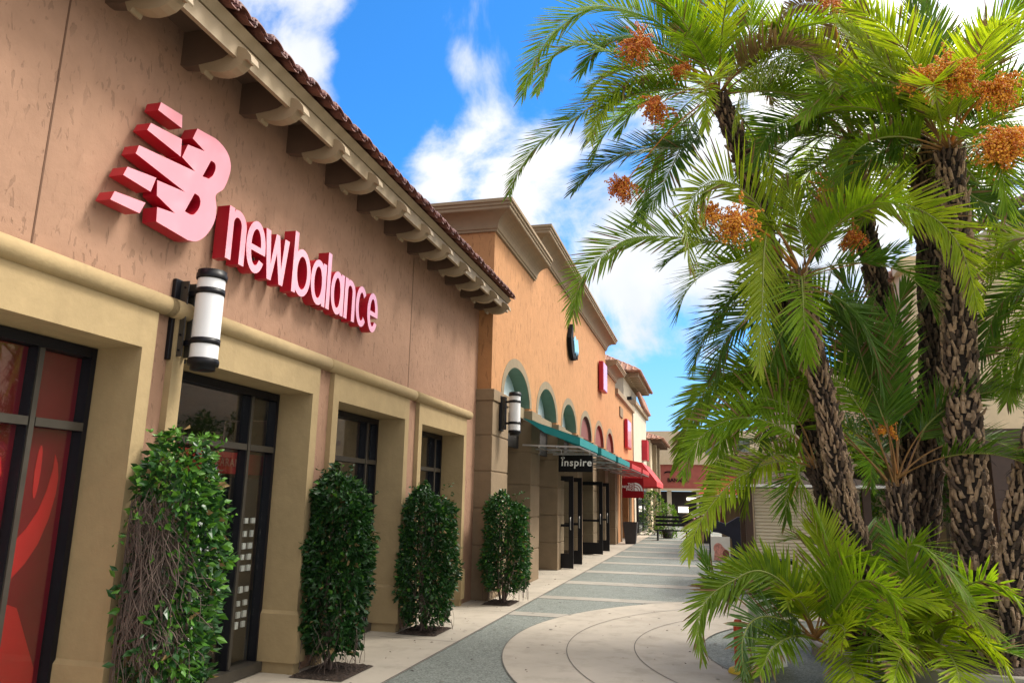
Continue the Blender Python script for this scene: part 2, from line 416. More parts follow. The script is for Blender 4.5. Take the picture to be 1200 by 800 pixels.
for a, c in OPEN:
    s = MB()
    s.plate([(a-JW, 0), (a, 0), (a, T0), (c, T0), (c, 0), (c+JW, 0), (c+JW, T1), (a-JW, T1)], [], .49, YZ(-4.235))
    for p, q in ((a - JW - .025, a + .025), (c - .025, c + JW + .025)):      # plinths
        s.box(-4.20, -3.712, p, q, .10, .52)
        s.add([(-4.20,p,.52),(-3.712,p,.52),(-3.712,q,.52),(-4.20,q,.52),(-4.20,p+.025,.55),(-3.74,p+.025,.55),(-3.74,q-.025,.55),(-4.20,q-.025,.55)],
              [(4,5,6,7),(0,1,5,4),(1,2,6,5),(2,3,7,6),(3,0,4,7)])
    sur = s.build('window_surround', M['trim'], st)
    m = MB(); n = 7; e0, e1 = a - JW - .13, c + JW + .13; pts = []; rr = []
    for i in range(n): t = i/(n-1)*PI/2; pts.append((-3.752, e0 + .05*(1-math.sin(t)), 2.925)); rr.append(max(.004, .071*math.sin(t)))
    for i in range(n): t = i/(n-1)*PI/2; pts.append((-3.752, e1 - .05*(1-math.cos(t)), 2.925)); rr.append(max(.004, .071*math.cos(t)))
    m.tube(pts, rr, 20)
    m.build('moulding', M['trim'], sur)
# window frames
MUL = [[3.72, 2.62], [6.03], [8.49], [10.90]]
for (a, c), mu in zip(OPEN, MUL):
    f = MB(); g = .006
    def member(y0, y1, z0, z1):
        f.box(-4.20, -4.112, y0, y1, z0, z1, 0); f.box(-4.1119, -4.098, y0 + .008, y1 - .008, z0 + .008, z1 - .008, 1)
    f.box(-4.20, -4.108, a + g, a + .048, .1, T0 - g, 0); f.box(-4.20, -4.108, c - .048, c - g, .1, T0 - g, 0)
    f.box(-4.20, -4.11, a + .049, c - .049, T0 - .075, T0 - g, 0)
    f.box(-4.20, -4.06, a + g, c - g, .012, .099, 1)
    fr = None
    for y in mu: member(y - .026, y + .026, .10, T0 - .076)
    edges = [a + .048] + [q for y in sorted(mu) for q in (y - .0265, y + .0265)] + [c - .048]
    for i in range(0, len(edges), 2):
        f.box(-4.19, -4.116, edges[i] + .001, edges[i+1] - .001, 2.0, 2.055, 0); f.box(-4.1159, -4.101, edges[i] + .001, edges[i+1] - .001, 2.0, 2.055, 1)
    fr = f.build('window_frame', [M['black'], M['bronze']], st)
    for i in range(0, len(edges), 2):
        for z0, z1 in ((.1, 1.999), (2.056, T0 - .077)):
            p = MB(); p.box(-4.172, -4.168, edges[i] + .002, edges[i+1] - .002, z0 + .001, z1 - .001)
            p.build('pane', M['glass'], fr)
# rooms behind the glass
b = MB()
b.quad((-8.5,-3.7,.002),(-4.28,-3.7,.002),(-4.28,11.69,.002),(-8.5,11.69,.002),1)
b.quad((-8.5,-3.7,2.9),(-8.5,11.69,2.9),(-4.09,11.69,2.9),(-4.09,-3.7,2.9),0)
b.quad((-8.5,-3.7,0),(-8.5,11.69,0),(-8.5,11.69,2.9),(-8.5,-3.7,2.9),0)
b.quad((-8.5,4.38,0),(-4.3,4.38,0),(-4.3,4.38,2.9),(-8.5,4.38,2.9),0)
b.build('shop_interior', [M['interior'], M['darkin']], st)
for i, (x, y) in enumerate([(-4.75, 5.28), (-4.75, 5.85), (-4.75, 6.35), (-6.4, 10.2)]):
    l = MB(); l.box(x - .02, x + .02, y - .13, y + .13, 2.72, 2.74)
    l.build('ceiling_strip_light', emit('strip_light_glow%d' % i, (1, .95, .85), 3.0), st)
# eave
ev = MB()
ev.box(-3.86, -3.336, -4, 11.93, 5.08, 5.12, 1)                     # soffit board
ev.box(-3.335, -3.30, -4, 12.1, 4.79, 4.932, 0)
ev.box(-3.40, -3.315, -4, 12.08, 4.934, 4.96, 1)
ev.add([(-3.30,-4,4.95),(-3.245,-4,5.015),(-3.36,-4,5.05),(-3.36,-4,4.95),(-3.30,12.1,4.95),(-3.245,12.1,5.015),(-3.36,12.1,5.05),(-3.36,12.1,4.95)],
       [(0,1,2,3)[::-1],(4,5,6,7),(0,4,5,1)[::-1],(1,5,6,2)[::-1],(2,6,7,3)[::-1],(3,7,4,0)[::-1]], 0)
ev.build('eave_board', [M['eave'], M['eave_shade']], st, recalc=True)
prof = [(0,4.80),(.08,4.775),(.13,4.745),(.185,4.74),(.20,4.705),(.225,4.695),(.24,4.725),(.30,4.70),(.38,4.684),(.45,4.688),(.505,4.705),(.545,4.735),(.565,4.765),(.60,4.755),(.625,4.722),(.633,4.735),(.62,4.79),(.58,4.84),(.53,4.872),(.49,4.885),(.46,4.875),(.445,4.86),(.42,4.90),(.42,5.078),(0,5.078)]
body = [(0,4.80),(.08,4.782),(.16,4.775),(.30,4.775),(.42,4.82),(.455,4.86),(.455,5.078),(0,5.078)]
curl = [(.17,4.775),(.185,4.74),(.20,4.705),(.225,4.695),(.24,4.725),(.30,4.70),(.38,4.684),(.45,4.688),(.505,4.705),(.545,4.735),(.565,4.765),(.60,4.755),(.625,4.722),(.633,4.735),(.62,4.79),(.58,4.84),(.53,4.872),(.49,4.885),(.465,4.868),(.44,4.835),(.38,4.80),(.30,4.785)]
def bracket(y):
    m = MB(); m.plate(curl, [], .095, lambda u, v, w: (WX + u, y + .0475 - w, v), 0)
    m.plate(body, [], .08, lambda u, v, w: (WX + u, y + .04 - w, v), 1); return m  # body in the shade-darkened brown, curl in the lighter board paint
br0 = bracket(11.75).build('eave_bracket', [M['eave'], M['eave_shade']], st)
for k in range(1, 14): dup_part(br0, st, (0, -.745*k, 0))
# roof with barrel tiles
rf = MB(); rf.add([(-3.26,-4,5.04),(-3.26,12.1,5.04),(-8.2,12.1,6.86),(-8.2,-4,6.86)], [(0,1,2,3)], 0)
sl = math.atan2(6.8 - 4.955, 8.2 - 3.18)
def barrel(mb, y, r, x0, z0, L, up=1, n=8, mm=0, th=.016):
    """one run of tile along the slope; up=1 cover, -1 pan"""
    c, s = math.cos(sl), math.sin(sl); rows = []
    for (d, rad) in ((0, r), (L, r * .86)):
        for rr in (rad, rad - th):
            rows.append([(x0 - d*c - up*rr*math.sin(a)*s, y + rr*math.cos(a), z0 + d*s + up*rr*math.sin(a)*c) for a in [PI*i/n for i in range(n+1)]])
    vs = [p for r_ in rows for p in r_]; k = n + 1; fs = []
    for i in range(n):
        fs += [(i, i+1, 2*k+i+1, 2*k+i), (k+i, 3*k+i, 3*k+i+1, k+i+1), (i, k+i, k+i+1, i+1)]
    mb.add(vs, fs, mm)
rr_ = random.Random(3); y = -3.9
while y < 12.05:
    for c in range(8):
        j = rr_.uniform(-.012, .012)
        barrel(rf, y + rr_.uniform(-.006,.006), .074, -3.155 - c*.36*math.cos(sl) + j, 5.045 + c*.36*math.sin(sl) + rr_.uniform(-.004,.006), .42)
        if c < 2: barrel(rf, y + .1025, .075, -3.17 - c*.36*math.cos(sl) + j, 5.062 + c*.36*math.sin(sl), .42, -1)
        if c == 0: barrel(rf, y + rr_.uniform(-.01,.01), .078, -3.125 + j, 5.012, .2)
    y += .205
rf.build('roof', M['tile'], st)

# ------------------------------------------------------------------ raised sign: emblem + lettering
FX0, FX1 = -3.765, -3.648
def fillet(poly, r=.0): return poly
EM = {'main': [(4.343, 4.297), (4.477, 4.313), (4.488, 4.314), (4.504, 4.316), (4.523, 4.318), (4.543, 4.32), (4.563, 4.321), (4.582, 4.321), (4.598, 4.319), (4.615, 4.316), (4.631, 4.312), (4.647, 4.308), (4.662, 4.303), (4.675, 4.298), (4.688, 4.292), (4.7, 4.286), (4.711, 4.279), (4.722, 4.272), (4.731, 4.263), (4.74, 4.254), (4.747, 4.243), (4.755, 4.232), (4.761, 4.219), (4.766, 4.206), (4.77, 4.192), (4.772, 4.177), (4.772, 4.162), (4.771, 4.146), (4.768, 4.13), (4.765, 4.113), (4.76, 4.095), (4.755, 4.078), (4.75, 4.06), (4.744, 4.041), (4.737, 4.022), (4.729, 4.004), (4.721, 3.985), (4.711, 3.968), (4.698, 3.952), (4.682, 3.937), (4.665, 3.923), (4.649, 3.908), (4.636, 3.894), (4.628, 3.88), (4.626, 3.865), (4.629, 3.85), (4.634, 3.835), (4.641, 3.82), (4.646, 3.805), (4.65, 3.79), (4.652, 3.774), (4.653, 3.758), (4.654, 3.743), (4.655, 3.727), (4.654, 3.711), (4.651, 3.695), (4.647, 3.678), (4.642, 3.661), (4.636, 3.643), (4.628, 3.626), (4.62, 3.609), (4.611, 3.593), (4.602, 3.577), (4.591, 3.56), (4.58, 3.545), (4.569, 3.529), (4.556, 3.515), (4.544, 3.502), (4.531, 3.489), (4.517, 3.478), (4.503, 3.467), (4.489, 3.457), (4.475, 3.449), (4.461, 3.441), (4.446, 3.436), (4.43, 3.431), (4.414, 3.428), (4.399, 3.425), (4.387, 3.423), (4.378, 3.421), (4.046, 3.44), (4.038, 3.543), (4.214, 3.567), (4.021, 3.622), (4.007, 3.73), (4.291, 3.762), (3.787, 3.826), (3.805, 3.894), (4.372, 3.961), (4.219, 4.005), (4.263, 4.126), (4.45, 4.163), (4.305, 4.198)], 'h1': [(4.53, 4.125), (4.536, 4.125), (4.544, 4.126), (4.553, 4.127), (4.562, 4.127), (4.571, 4.127), (4.577, 4.124), (4.582, 4.121), (4.586, 4.116), (4.589, 4.11), (4.592, 4.103), (4.593, 4.095), (4.593, 4.086), (4.592, 4.077), (4.589, 4.066), (4.585, 4.054), (4.581, 4.042), (4.576, 4.03), (4.571, 4.02), (4.564, 4.01), (4.556, 4.001), (4.547, 3.992), (4.539, 3.983), (4.532, 3.977), (4.527, 3.972), (4.454, 3.959)], 'h2': [(4.392, 3.796), (4.398, 3.796), (4.406, 3.796), (4.416, 3.796), (4.426, 3.795), (4.436, 3.794), (4.443, 3.791), (4.449, 3.787), (4.454, 3.782), (4.458, 3.776), (4.461, 3.769), (4.464, 3.762), (4.465, 3.754), (4.465, 3.745), (4.465, 3.736), (4.463, 3.726), (4.46, 3.715), (4.457, 3.705), (4.452, 3.695), (4.447, 3.684), (4.44, 3.673), (4.432, 3.662), (4.423, 3.651), (4.415, 3.642), (4.408, 3.634), (4.4, 3.629), (4.392, 3.625), (4.384, 3.622), (4.377, 3.621), (4.371, 3.619), (4.367, 3.618), (4.31, 3.62)], 'b1': [(3.951, 4.295), (4.169, 4.313), (4.181, 4.215), (3.934, 4.226)], 'b2': [(3.883, 4.1), (4.194, 4.135), (4.203, 4.001), (3.859, 4.036)], 'b4': [(3.733, 3.704), (3.995, 3.742), (3.959, 3.624), (3.707, 3.635)], 'b5': [(3.656, 3.499), (3.926, 3.53), (3.886, 3.438), (3.631, 3.432)]}
em = thing('sign_emblem', 'big red emblem of slanted bars, faces coloured pink as sky glare, on the tan wall, left of the lettering', 'sign', (FX0, 4.25, 3.4))
def letter(mbname, outer, holes, parent):
    m = MB(); m.plate(outer, holes, FX1 - FX0 - .002, YZ(FX0), 1)
    m.plate(outer, holes, .002, YZ(FX1 - .001), 0)
    return m.build(mbname, [M['signface'], M['signside']], parent)
letter('monogram', EM['main'], [EM['h1'], EM['h2']], em)
for k in ('b1', 'b2', 'b4', 'b5'): letter('slanted_bar', EM[k], [], em)
p_ = MB()
for y, z in ((4.0,4.26),(4.12,4.27),(4.3,3.6),(4.45,4.0)): p_.tube([(WX, y, z), (FX0 + .01, y, z)], .008, 6)
p_.build('mounting_pin', M['black'], em)

ls = thing('sign_lettering', 'long red lettering sign with faces coloured pink as sky glare, two words in raised lowercase letters on the tan wall', 'sign', (FX0, 6.2, 3.4))
def arc(cx, cy, rx, ry, a0, a1, n=20): return [(cx + rx*math.cos(R(a0 + (a1-a0)*i/n)), cy + ry*math.sin(R(a0 + (a1-a0)*i/n))) for i in range(n + 1)]
BL, XH, AS, SW = 3.432, 3.872, 4.015, .068
def g_n(x, w):
    r = w/2; cx = x + r; yo = XH - r*1.05
    o = [(x, BL), (x + SW, BL)] + [(x + SW, yo)] + arc(cx, yo, r - SW, r*1.05 - SW*.92, 180, 0, 14) + [(x + w - SW, BL), (x + w, BL)] + arc(cx, yo, r, r*1.05, 0, 110, 12) + [(x + SW, XH - .035), (x + SW, XH), (x, XH)]
    return o, []
def g_ring(x, w, stem=None, asc=False):
    r = w/2; cx, cy = x + r, (BL + XH)/2; ry = (XH - BL)/2 + .008
    hole = arc(cx, cy, r - SW, ry - SW, 0, 360, 28)[:-1]
    if stem == 'R':
        o = arc(cx, cy, r, ry, 52, 308, 26) + [(x + w - SW + .004, BL + .035), (x + w - SW + .004, BL), (x + w, BL), (x + w, XH), (x + w - SW + .004, XH), (x + w - SW + .004, XH - .035)]
        hole = arc(cx - .006, cy, r - SW - .002, ry - SW, 0, 360, 28)[:-1]
    elif stem == 'L':
        t = AS if asc else XH
        o = arc(cx, cy, r, ry, -128, 128, 26) + [(x + SW - .004, XH - .03), (x + SW - .004, t), (x, t), (x, BL), (x + SW - .004, BL), (x + SW - .004, BL + .035)]
        hole = arc(cx + .006, cy, r - SW - .002, ry - SW, 0, 360, 28)[:-1]
    else: o = arc(cx, cy, r, ry, 0, 360, 30)[:-1]
    return o, [hole]
def g_e(x, w):
    r = w/2; cx, cy = x + r, (BL + XH)/2; ry = (XH - BL)/2 + .008; ri, rj = r - SW, ry - SW
    t = .012
    o = [(cx + r, cy - .045 + t)] + arc(cx, cy, r, ry, 0, 330, 30) + [(cx + ri*math.cos(R(-38)), cy + rj*math.sin(R(-38)))] + arc(cx, cy, ri, rj, -38, -155, 14) + [(cx - ri*.97, cy - .045)]
    o = [(cx + r, cy - .04)] + o[1:-1] + [(cx - ri*.95, cy - .04)]
    h = arc(cx, cy + .012, ri, rj - .012, 0, 180, 16) 
    return o, [h]
def g_c(x, w):
    r = w/2; cx, cy = x + r, (BL + XH)/2; ry = (XH - BL)/2 + .008
    return arc(cx, cy, r, ry, 42, 318, 26) + arc(cx, cy, r - SW, ry - SW, 318, 42, 22), []
def g_w(x, w):
    s = .072; q = w/4
    return [(x, XH), (x + s, XH), (x + q + .01, BL + .14), (x + 2*q - s*.38, XH), (x + 2*q + s*.38, XH), (x + 3*q - .01, BL + .14), (x + w - s, XH), (x + w, XH),
            (x + 3*q + s*.42, BL), (x + 3*q - s*.42, BL), (x + 2*q, XH - .17), (x + q + s*.42, BL), (x + q - s*.42, BL)], []
def g_l(x, w): return [(x, BL), (x + SW, BL), (x + SW, AS), (x, AS)], []
for fn, x, w, kw in ((g_n, 4.813, .243, {}), (g_e, 5.068, .275, {}), (g_w, 5.33, .375, {}), (g_ring, 5.79, .318, dict(stem='L', asc=True)), (g_ring, 6.118, .288, dict(stem='R')),
                     (g_l, 6.427, .07, {}), (g_ring, 6.516, .275, dict(stem='R')), (g_n, 6.812, .24, {}), (g_c, 7.075, .27, {}), (g_e, 7.36, .268, {})):
    o_, h_ = fn(x, w, **kw); letter('letter', o_, h_, ls)
p_ = MB()
for y in (4.85, 5.0, 5.2, 5.45, 5.83, 6.0, 6.2, 6.46, 6.6, 6.85, 7.0, 7.2, 7.5):
    for z in (3.5, 3.8): p_.tube([(WX, y, z), (FX0 + .01, y, z)], .007, 6)
p_.build('mounting_pin', M['black'], ls)

# ------------------------------------------------------------------ wall lamps
def wall_lamp(x, y, zc, label):
    """x: wall face. lamp about .74 tall"""
    t = thing('wall_lamp', label, 'wall lamp', (x, y, zc - .37), 'cylindrical wall lamps')
    cx = x + .26; r = .098
    m = MB(); m.lathe(cx, y, [(r, zc - .31), (r, zc + .31)], 32); m.build('lamp_shade', M['lampwhite'], t)
    for s in (-1, 1):
        m = MB(); z = zc + s * .33
        m.lathe(cx, y, [(r*.9, z - .035), (r*1.1, z - .033), (r*1.13, z - .02), (r*1.13, z + .006), (r*1.06, z + .012), (r*1.06, z + .033), (r*.9, z + .035)] if s > 0 else
                [(r*.8, z - .055), (r*.9, z - .052), (r*.9, z - .02), (r*1.12, z - .018), (r*1.14, z + .012), (r*1.06, z + .03)], 32)
        m.build('end_cap', M['black'], t)
    for z in (zc - .175, zc + .2):
        m = MB()
        m.lathe(cx, y, [(r*1.0, z - .022), (r*1.06, z - .022), (r*1.06, z + .022), (r*1.0, z + .022)], 32, cap=False)
        m.box(x + .03, cx - r + .006, y - .014, y + .014, z - .018, z + .018)
        m.build('band', M['black'], t)
    m = MB()
    m.box(x + .001, x + .035, y - .10, y + .10, zc - .31, zc + .30, 0, b=.006)
    m.box(x + .035, x + .10, y + .035, y + .045, zc - .28, zc + .29, 1)
    m.box(x + .035, x + .10, y - .045, y - .035, zc - .28, zc + .29, 1)
    for z in (zc + .24, zc - .235, zc + .09, zc - .12): m.tube([(x + .075, y - .045, z), (x + .075, y - .052, z)], .009, 8, 0)
    m.build('wall_plate', [M['black'], M['bronze']], t)
    return t
wall_lamp(WX, 4.55, 2.86, 'white cylinder wall lamp with black bands below the glare-pink lettering')
# things seen through the shop windows
po = thing('window_poster', 'tall deep red poster with bright red curved strokes behind the leftmost window', 'poster', (-4.19, 2.85, .12))
m = MB(); m.box(-4.196, -4.188, 1.62, 4.12, .12, 2.5); m.build('sheet', M['poster'], po)
m = MB()
band = [(4.101,1.84),(4.13,1.78),(4.15,1.69),(4.148,1.58),(4.12,1.42),(4.067,1.267),(3.99,1.15),(3.90,1.06),(3.78,.98),(3.78,1.20),(3.87,1.27),(3.96,1.36),(4.03,1.47),(4.075,1.6),(4.10,1.74)]
m.plate([(y - .09, z) for y, z in band], [], .003, YZ(-4.1875))
m.plate([(y - .09, z) for y, z in arc(3.985, 1.72, .022, .17, 0, 360, 20)[:-1]], [], .0035, YZ(-4.1876))
m.plate([(3.05,1.1),(3.3,1.5),(3.5,1.75),(3.62,1.8),(3.64,1.7),(3.58,1.4),(3.45,1.15),(3.3,.9)], [], .003, YZ(-4.1876))
m.plate([(3.2,.14),(3.2,.95),(3.60,1.0),(3.89,.888),(4.08,.5),(4.09,.14)], [], .0032, YZ(-4.1876))
m.build('bright_stroke', M['poster2'], po)
bn = thing('hanging_banner', 'red clearance banner hanging inside behind the second window', 'banner', (-4.6, 6.4, 1.8))
m = MB(); m.box(-4.405, -4.40, 5.3, 6.9, 1.79, 1.99); m.build('sheet', M['banner'], bn)
m = MB(); m.text('CLEARANCE', .105, .003, lambda u, v, w: (-4.3995 + w, 5.84 + u, 1.86 + v), space=1.12); m.build('lettering', plain('faded_gold_print', (.55, .33, .22), .7), bn)
rk = thing('display_rack', 'black wall rack hung with small white cards behind the second window', 'display rack', (-4.25, 5.9, .1))
m = MB(); m.box(-4.26, -4.235, 5.2, 6.43, .1, 1.75); m.build('panel', M['black'], rk)
r_ = random.Random(8)
for yc in (5.62, 5.76, 5.90, 6.27, 6.37):
    for zc in (1.36, 1.24, 1.13, 1.03, .93, .74, .62, .52, .43):
        w = r_.uniform(.04, .06); h = r_.uniform(.045, .06); y = yc + r_.uniform(-.012, .012)
        m = MB(); m.box(-4.234, -4.215, y - w/2, y + w/2, zc - h/2, zc + h/2); m.build('card', M['cardboard'], rk)


# ================================================================== THE ORANGE ARCADE BUILDING
BX = -3.545
ar = thing('arcade_building', 'orange stucco building with arched bays, grey piers and a stepped taupe cornice', 'building', (-7, 24, 0))
ACY = [13.80, 16.62, 19.42, 22.24, 25.06, 27.88]; HW = 1.02; SP = 3.44; RISE = .66
def archpts(cy, hw, sp, rise, n=24): return [(cy + hw*math.cos(PI*i/n), sp + rise*math.sin(PI*i/n)) for i in range(n + 1)]
b = MB()
outer = [(12.0, 3.44), (36.5, -.03), (36.5, 6.02), (29.65, 6.02), (29.65, 6.5), (26.75, 6.5), (26.75, 7.35), (15.35, 7.35), (15.35, 6.5), (12.0, 6.5)]
outer[0] = (12.0, -.03)
holes = []
for i, cy in enumerate(ACY):
    holes.append(archpts(cy, HW, SP, RISE) + [(cy - HW, -.02), (cy + HW, -.02)])
holes.append([(31.2, -.02), (34.0, -.02), (34.0, 2.5), (31.2, 2.5)])
b.plate(outer, holes, .42, YZ(BX - .42))
b.box(-12, BX - .421, 12.0, 12.3, 0, 6.49)
b.box(-12, BX - .421, 15.36, 15.6, 6.0, 7.34); b.box(-12, BX - .421, 26.4, 26.74, 6.0, 7.34)
b.box(-12, BX - .421, 36.2, 36.499, 0, 6.0)
b.build('wall', M['wall_orange'], ar)
b = MB()
for cy in ACY:      # flat bands round the arches
    o_ = archpts(cy, HW + .17, SP, RISE + .17); i_ = archpts(cy, HW - .004, SP + .001, RISE - .004)
    b.plate(o_ + i_[::-1], [], .008, YZ(BX + .001))
b.build('arch_band', M['trim_grey'], ar)
# coloured arch reveals and panels
for i, cy in enumerate(ACY):
    mt = M['green'] if i < 3 else M['maroon']
    b = MB(); p0 = archpts(cy, HW - .003, SP, RISE - .003)
    for k in range(len(p0) - 1):
        (a, c), (d, e) = p0[k], p0[k+1]
        b.quad((BX - .004, a, c), (BX - .004, d, e), (BX - .30, d, e), (BX - .30, a, c))
    if i >= 3: b.plate([(y, z) for y, z in p0], [], .02, YZ(BX - .10))
    b.build('arch_reveal', mt, ar)
    if i < 3:
        b = MB(); b.plate([(y, z) for y, z in p0], [], .02, YZ(BX - .31)); b.build('tympanum_panel', M['paleblue'], ar)
    b = MB(); b.box(BX - .75, BX - .10, cy - HW, cy + HW, SP - .22, SP - .001); b.build('lintel', M['trim_grey'], ar)
# the big corner pier and the slim piers
def pier(x0, x1, y0, y1, joints, cap, capo=.025):
    m = MB(); zs = [.0] + joints + [cap]
    for i in range(len(zs) - 1): m.box(x0, x1, y0, y1, zs[i] + (.012 if i else 0), zs[i+1] - .012, b=.008)
    m.box(x0 + .015, x1 - .015, y0 + .015, y1 - .015, .01, cap - .02)
    m.box(x0 - .0, x1 + capo, y0 - capo, y1 + capo, cap - .005, cap + .19, b=.01)
    return m
pier(-4.3, -3.50, 11.97, 13.0, [.85, 1.45, 2.05, 2.65], 3.245).build('corner_pier', M['pier'], ar)
for i, y in enumerate([c_ + HW - .02 for c_ in ACY]):
    pier(-4.34, BX + .05, y, y + .82, [.62, 1.25, 1.9, 2.55], 3.2).build('pier', M['pier'], ar)
pier(-4.3, BX + .04, 34.3, 35.2, [.62, 1.25, 1.9, 2.55], 3.2).build('pier', M['pier'], ar)
pier(-4.3, BX + .04, 31.0, 31.3, [.62, 1.25, 1.9, 2.55], 3.2).build('pier', M['pier'], ar)
# storefront behind the piers
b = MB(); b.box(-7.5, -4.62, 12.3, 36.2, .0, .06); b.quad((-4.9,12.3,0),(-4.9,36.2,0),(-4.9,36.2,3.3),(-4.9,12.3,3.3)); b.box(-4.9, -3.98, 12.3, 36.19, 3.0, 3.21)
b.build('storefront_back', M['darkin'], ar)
f = MB(); 
for y in (12.95, 13.9, 14.8, 15.6, 16.6, 17.6, 18.4, 19.4, 20.4, 21.2, 22.2, 23.2, 24.0, 25.0, 26.0, 26.9, 27.9, 28.8, 30.2, 31.4, 32.6, 33.8): f.box(-4.36, -4.28, y, y + .06, .01, 2.99)
f.box(-4.355, -4.285, 12.9, 34.2, 2.3, 2.37); f.box(-4.355, -4.285, 12.9, 34.2, .012, .12)
fr = f.build('storefront_frame', M['black'], ar)
g = MB(); g.box(-4.325, -4.318, 12.9, 34.2, .12, 2.98); g.build('pane', M['glass'], fr)
for cy in ACY:
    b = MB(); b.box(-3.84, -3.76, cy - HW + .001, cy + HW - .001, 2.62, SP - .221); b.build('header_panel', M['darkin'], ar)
# open glazed doors, hinged at the back and swung out
def door(y, x0=-4.08, x1=-3.19):
    d = MB(); h = 2.18
    d.box(x0, x0 + .09, y - .022, y + .022, .02, h); d.box(x1 - .11, x1, y - .022, y + .022, .02, h)
    d.box(x0 + .0901, x1 - .1101, y - .022, y + .022, .02, .36); d.box(x0 + .0901, x1 - .1101, y - .022, y + .022, h - .11, h); d.box(x0 + .0901, x1 - .1101, y - .022, y + .022, .98, 1.04)
    o = d.build('door', M['black'], ar)
    g = MB(); g.box(x0 + .091, x1 - .111, y - .004, y + .004, .361, .979); g.box(x0 + .091, x1 - .111, y - .004, y + .004, 1.041, h - .111); g.build('door_pane', M['glass'], o)
    k = MB(); k.tube([(x1 - .06, y - .022, 1.2), (x1 - .06, y - .075, 1.2), (x1 - .06, y - .075, .92), (x1 - .06, y - .022, .92)], .012, 8); k.build('handle', M['steel'], o)
for y in (18.03, 19.3, 23.15, 24.75): door(y)
# cornices
def cprof(z0, h, p):
    q = [(.0, z0), (.045, z0), (.045, z0 + .035), (.07, z0 + .05)]
    for i in range(9):
        t = i/8*PI/2; q.append((.07 + (p - .14)*(1 - math.cos(t)), z0 + .06 + (h - .24)*math.sin(t)))
    q += [(p - .055, z0 + h - .165), (p - .055, z0 + h - .12), (p - .03, z0 + h - .11), (p - .03, z0 + h - .065), (p, z0 + h - .055), (p, z0 + h), (-.25, z0 + h + .01), (-.25, z0)]
    return q
b = MB(); b.sweep(cprof(6.27, .46, .42), [(-11, 12.0), (BX, 12.0), (BX, 15.1)]); b.build('low_cornice', M['cornice'], ar, recalc=True)
b = MB(); b.sweep(cprof(7.02, .48, .42), [(-11, 15.35), (BX, 15.35), (BX, 26.75), (-11, 26.75)]); b.build('high_cornice', M['cornice'], ar, recalc=True)
b = MB(); b.sweep(cprof(6.27, .46, .42), [(BX, 27.0), (BX, 29.65), (-11, 29.65)]); b.build('low_cornice', M['cornice'], ar, recalc=True)
b = MB(); b.sweep([(0, 5.82), (.12, 5.86), (.12, 6.06), (-.3, 6.1), (-.3, 5.82)], [(BX, 29.66), (BX, 36.5), (-11, 36.5)]); b.build('parapet_cap', M['cornice'], ar, recalc=True)
b = MB(); b.box(-11, BX - .43, 12.31, 15.34, 6.2, 6.4); b.box(-11, BX - .43, 15.61, 26.39, 7.0, 7.2); b.box(-11, BX - .43, 26.75, 36.19, 5.8, 5.9); b.build('flat_roof', M['roofgrey'], ar)
b = MB(); b.box(BX, BX + .05, 31.0, 32.1, 5.1, 5.5); b.build('wall_vent', M['pier'], ar)

# wall lamp on the corner pier
wall_lamp(-3.50, 12.45, 3.07, 'white cylinder wall lamp with black bands on the grey corner pier')

# ------------------------------------------------------------------ shop marks on the orange wall
t = thing('store_sign', 'black and light blue figure-shaped sign high on the orange wall', 'sign', (BX, 19.55, 5.4))
m = MB(); m.plate([(18.95,5.85),(19.2,6.25),(19.35,6.3),(19.3,5.95),(19.55,5.8),(19.75,5.72),(19.95,5.9),(20.1,5.6),(20.0,5.42),(19.8,5.5),(19.7,5.35),(19.5,5.42),(19.4,5.3),(19.1,5.5)], [], .10, YZ(BX + .03)); m.build('backing', M['signblack'], t)
m = MB(); m.plate([(19.3,5.85),(19.5,6.0),(19.72,5.88),(19.9,5.98),(20.06,5.7),(19.97,5.55),(19.85,5.62),(19.74,5.48),(19.6,5.6),(19.45,5.5)], [], .02, YZ(BX + .131)); m.build('face', plain('light_blue_face', (.25, .55, .75), .4), t)
t = thing('blade_letter_sign', 'upright red box sign with glare-pink face on the orange wall under the high cornice', 'sign', (BX, 25.3, 5.2), 'red upright signs')
m = MB(); m.box(BX + .03, BX + .19, 24.75, 25.75, 5.28, 6.28, b=.02); m.build('box', M['signside'], t)
m = MB(); m.box(BX + .191, BX + .20, 24.8, 25.7, 5.32, 6.24); m.build('face', M['signface'], t)
t = thing('blade_letter_sign', 'upright red box sign at the low far end of the orange wall', 'sign', (BX, 33.2, 3.9), 'red upright signs')
m = MB(); m.box(BX + .03, BX + .17, 32.6, 34.3, 3.9, 5.15, b=.02); m.build('box', M['signside'], t)
m = MB(); m.box(BX + .171, BX + .18, 32.7, 34.2, 3.95, 5.1); m.build('face', M['signface'], t)

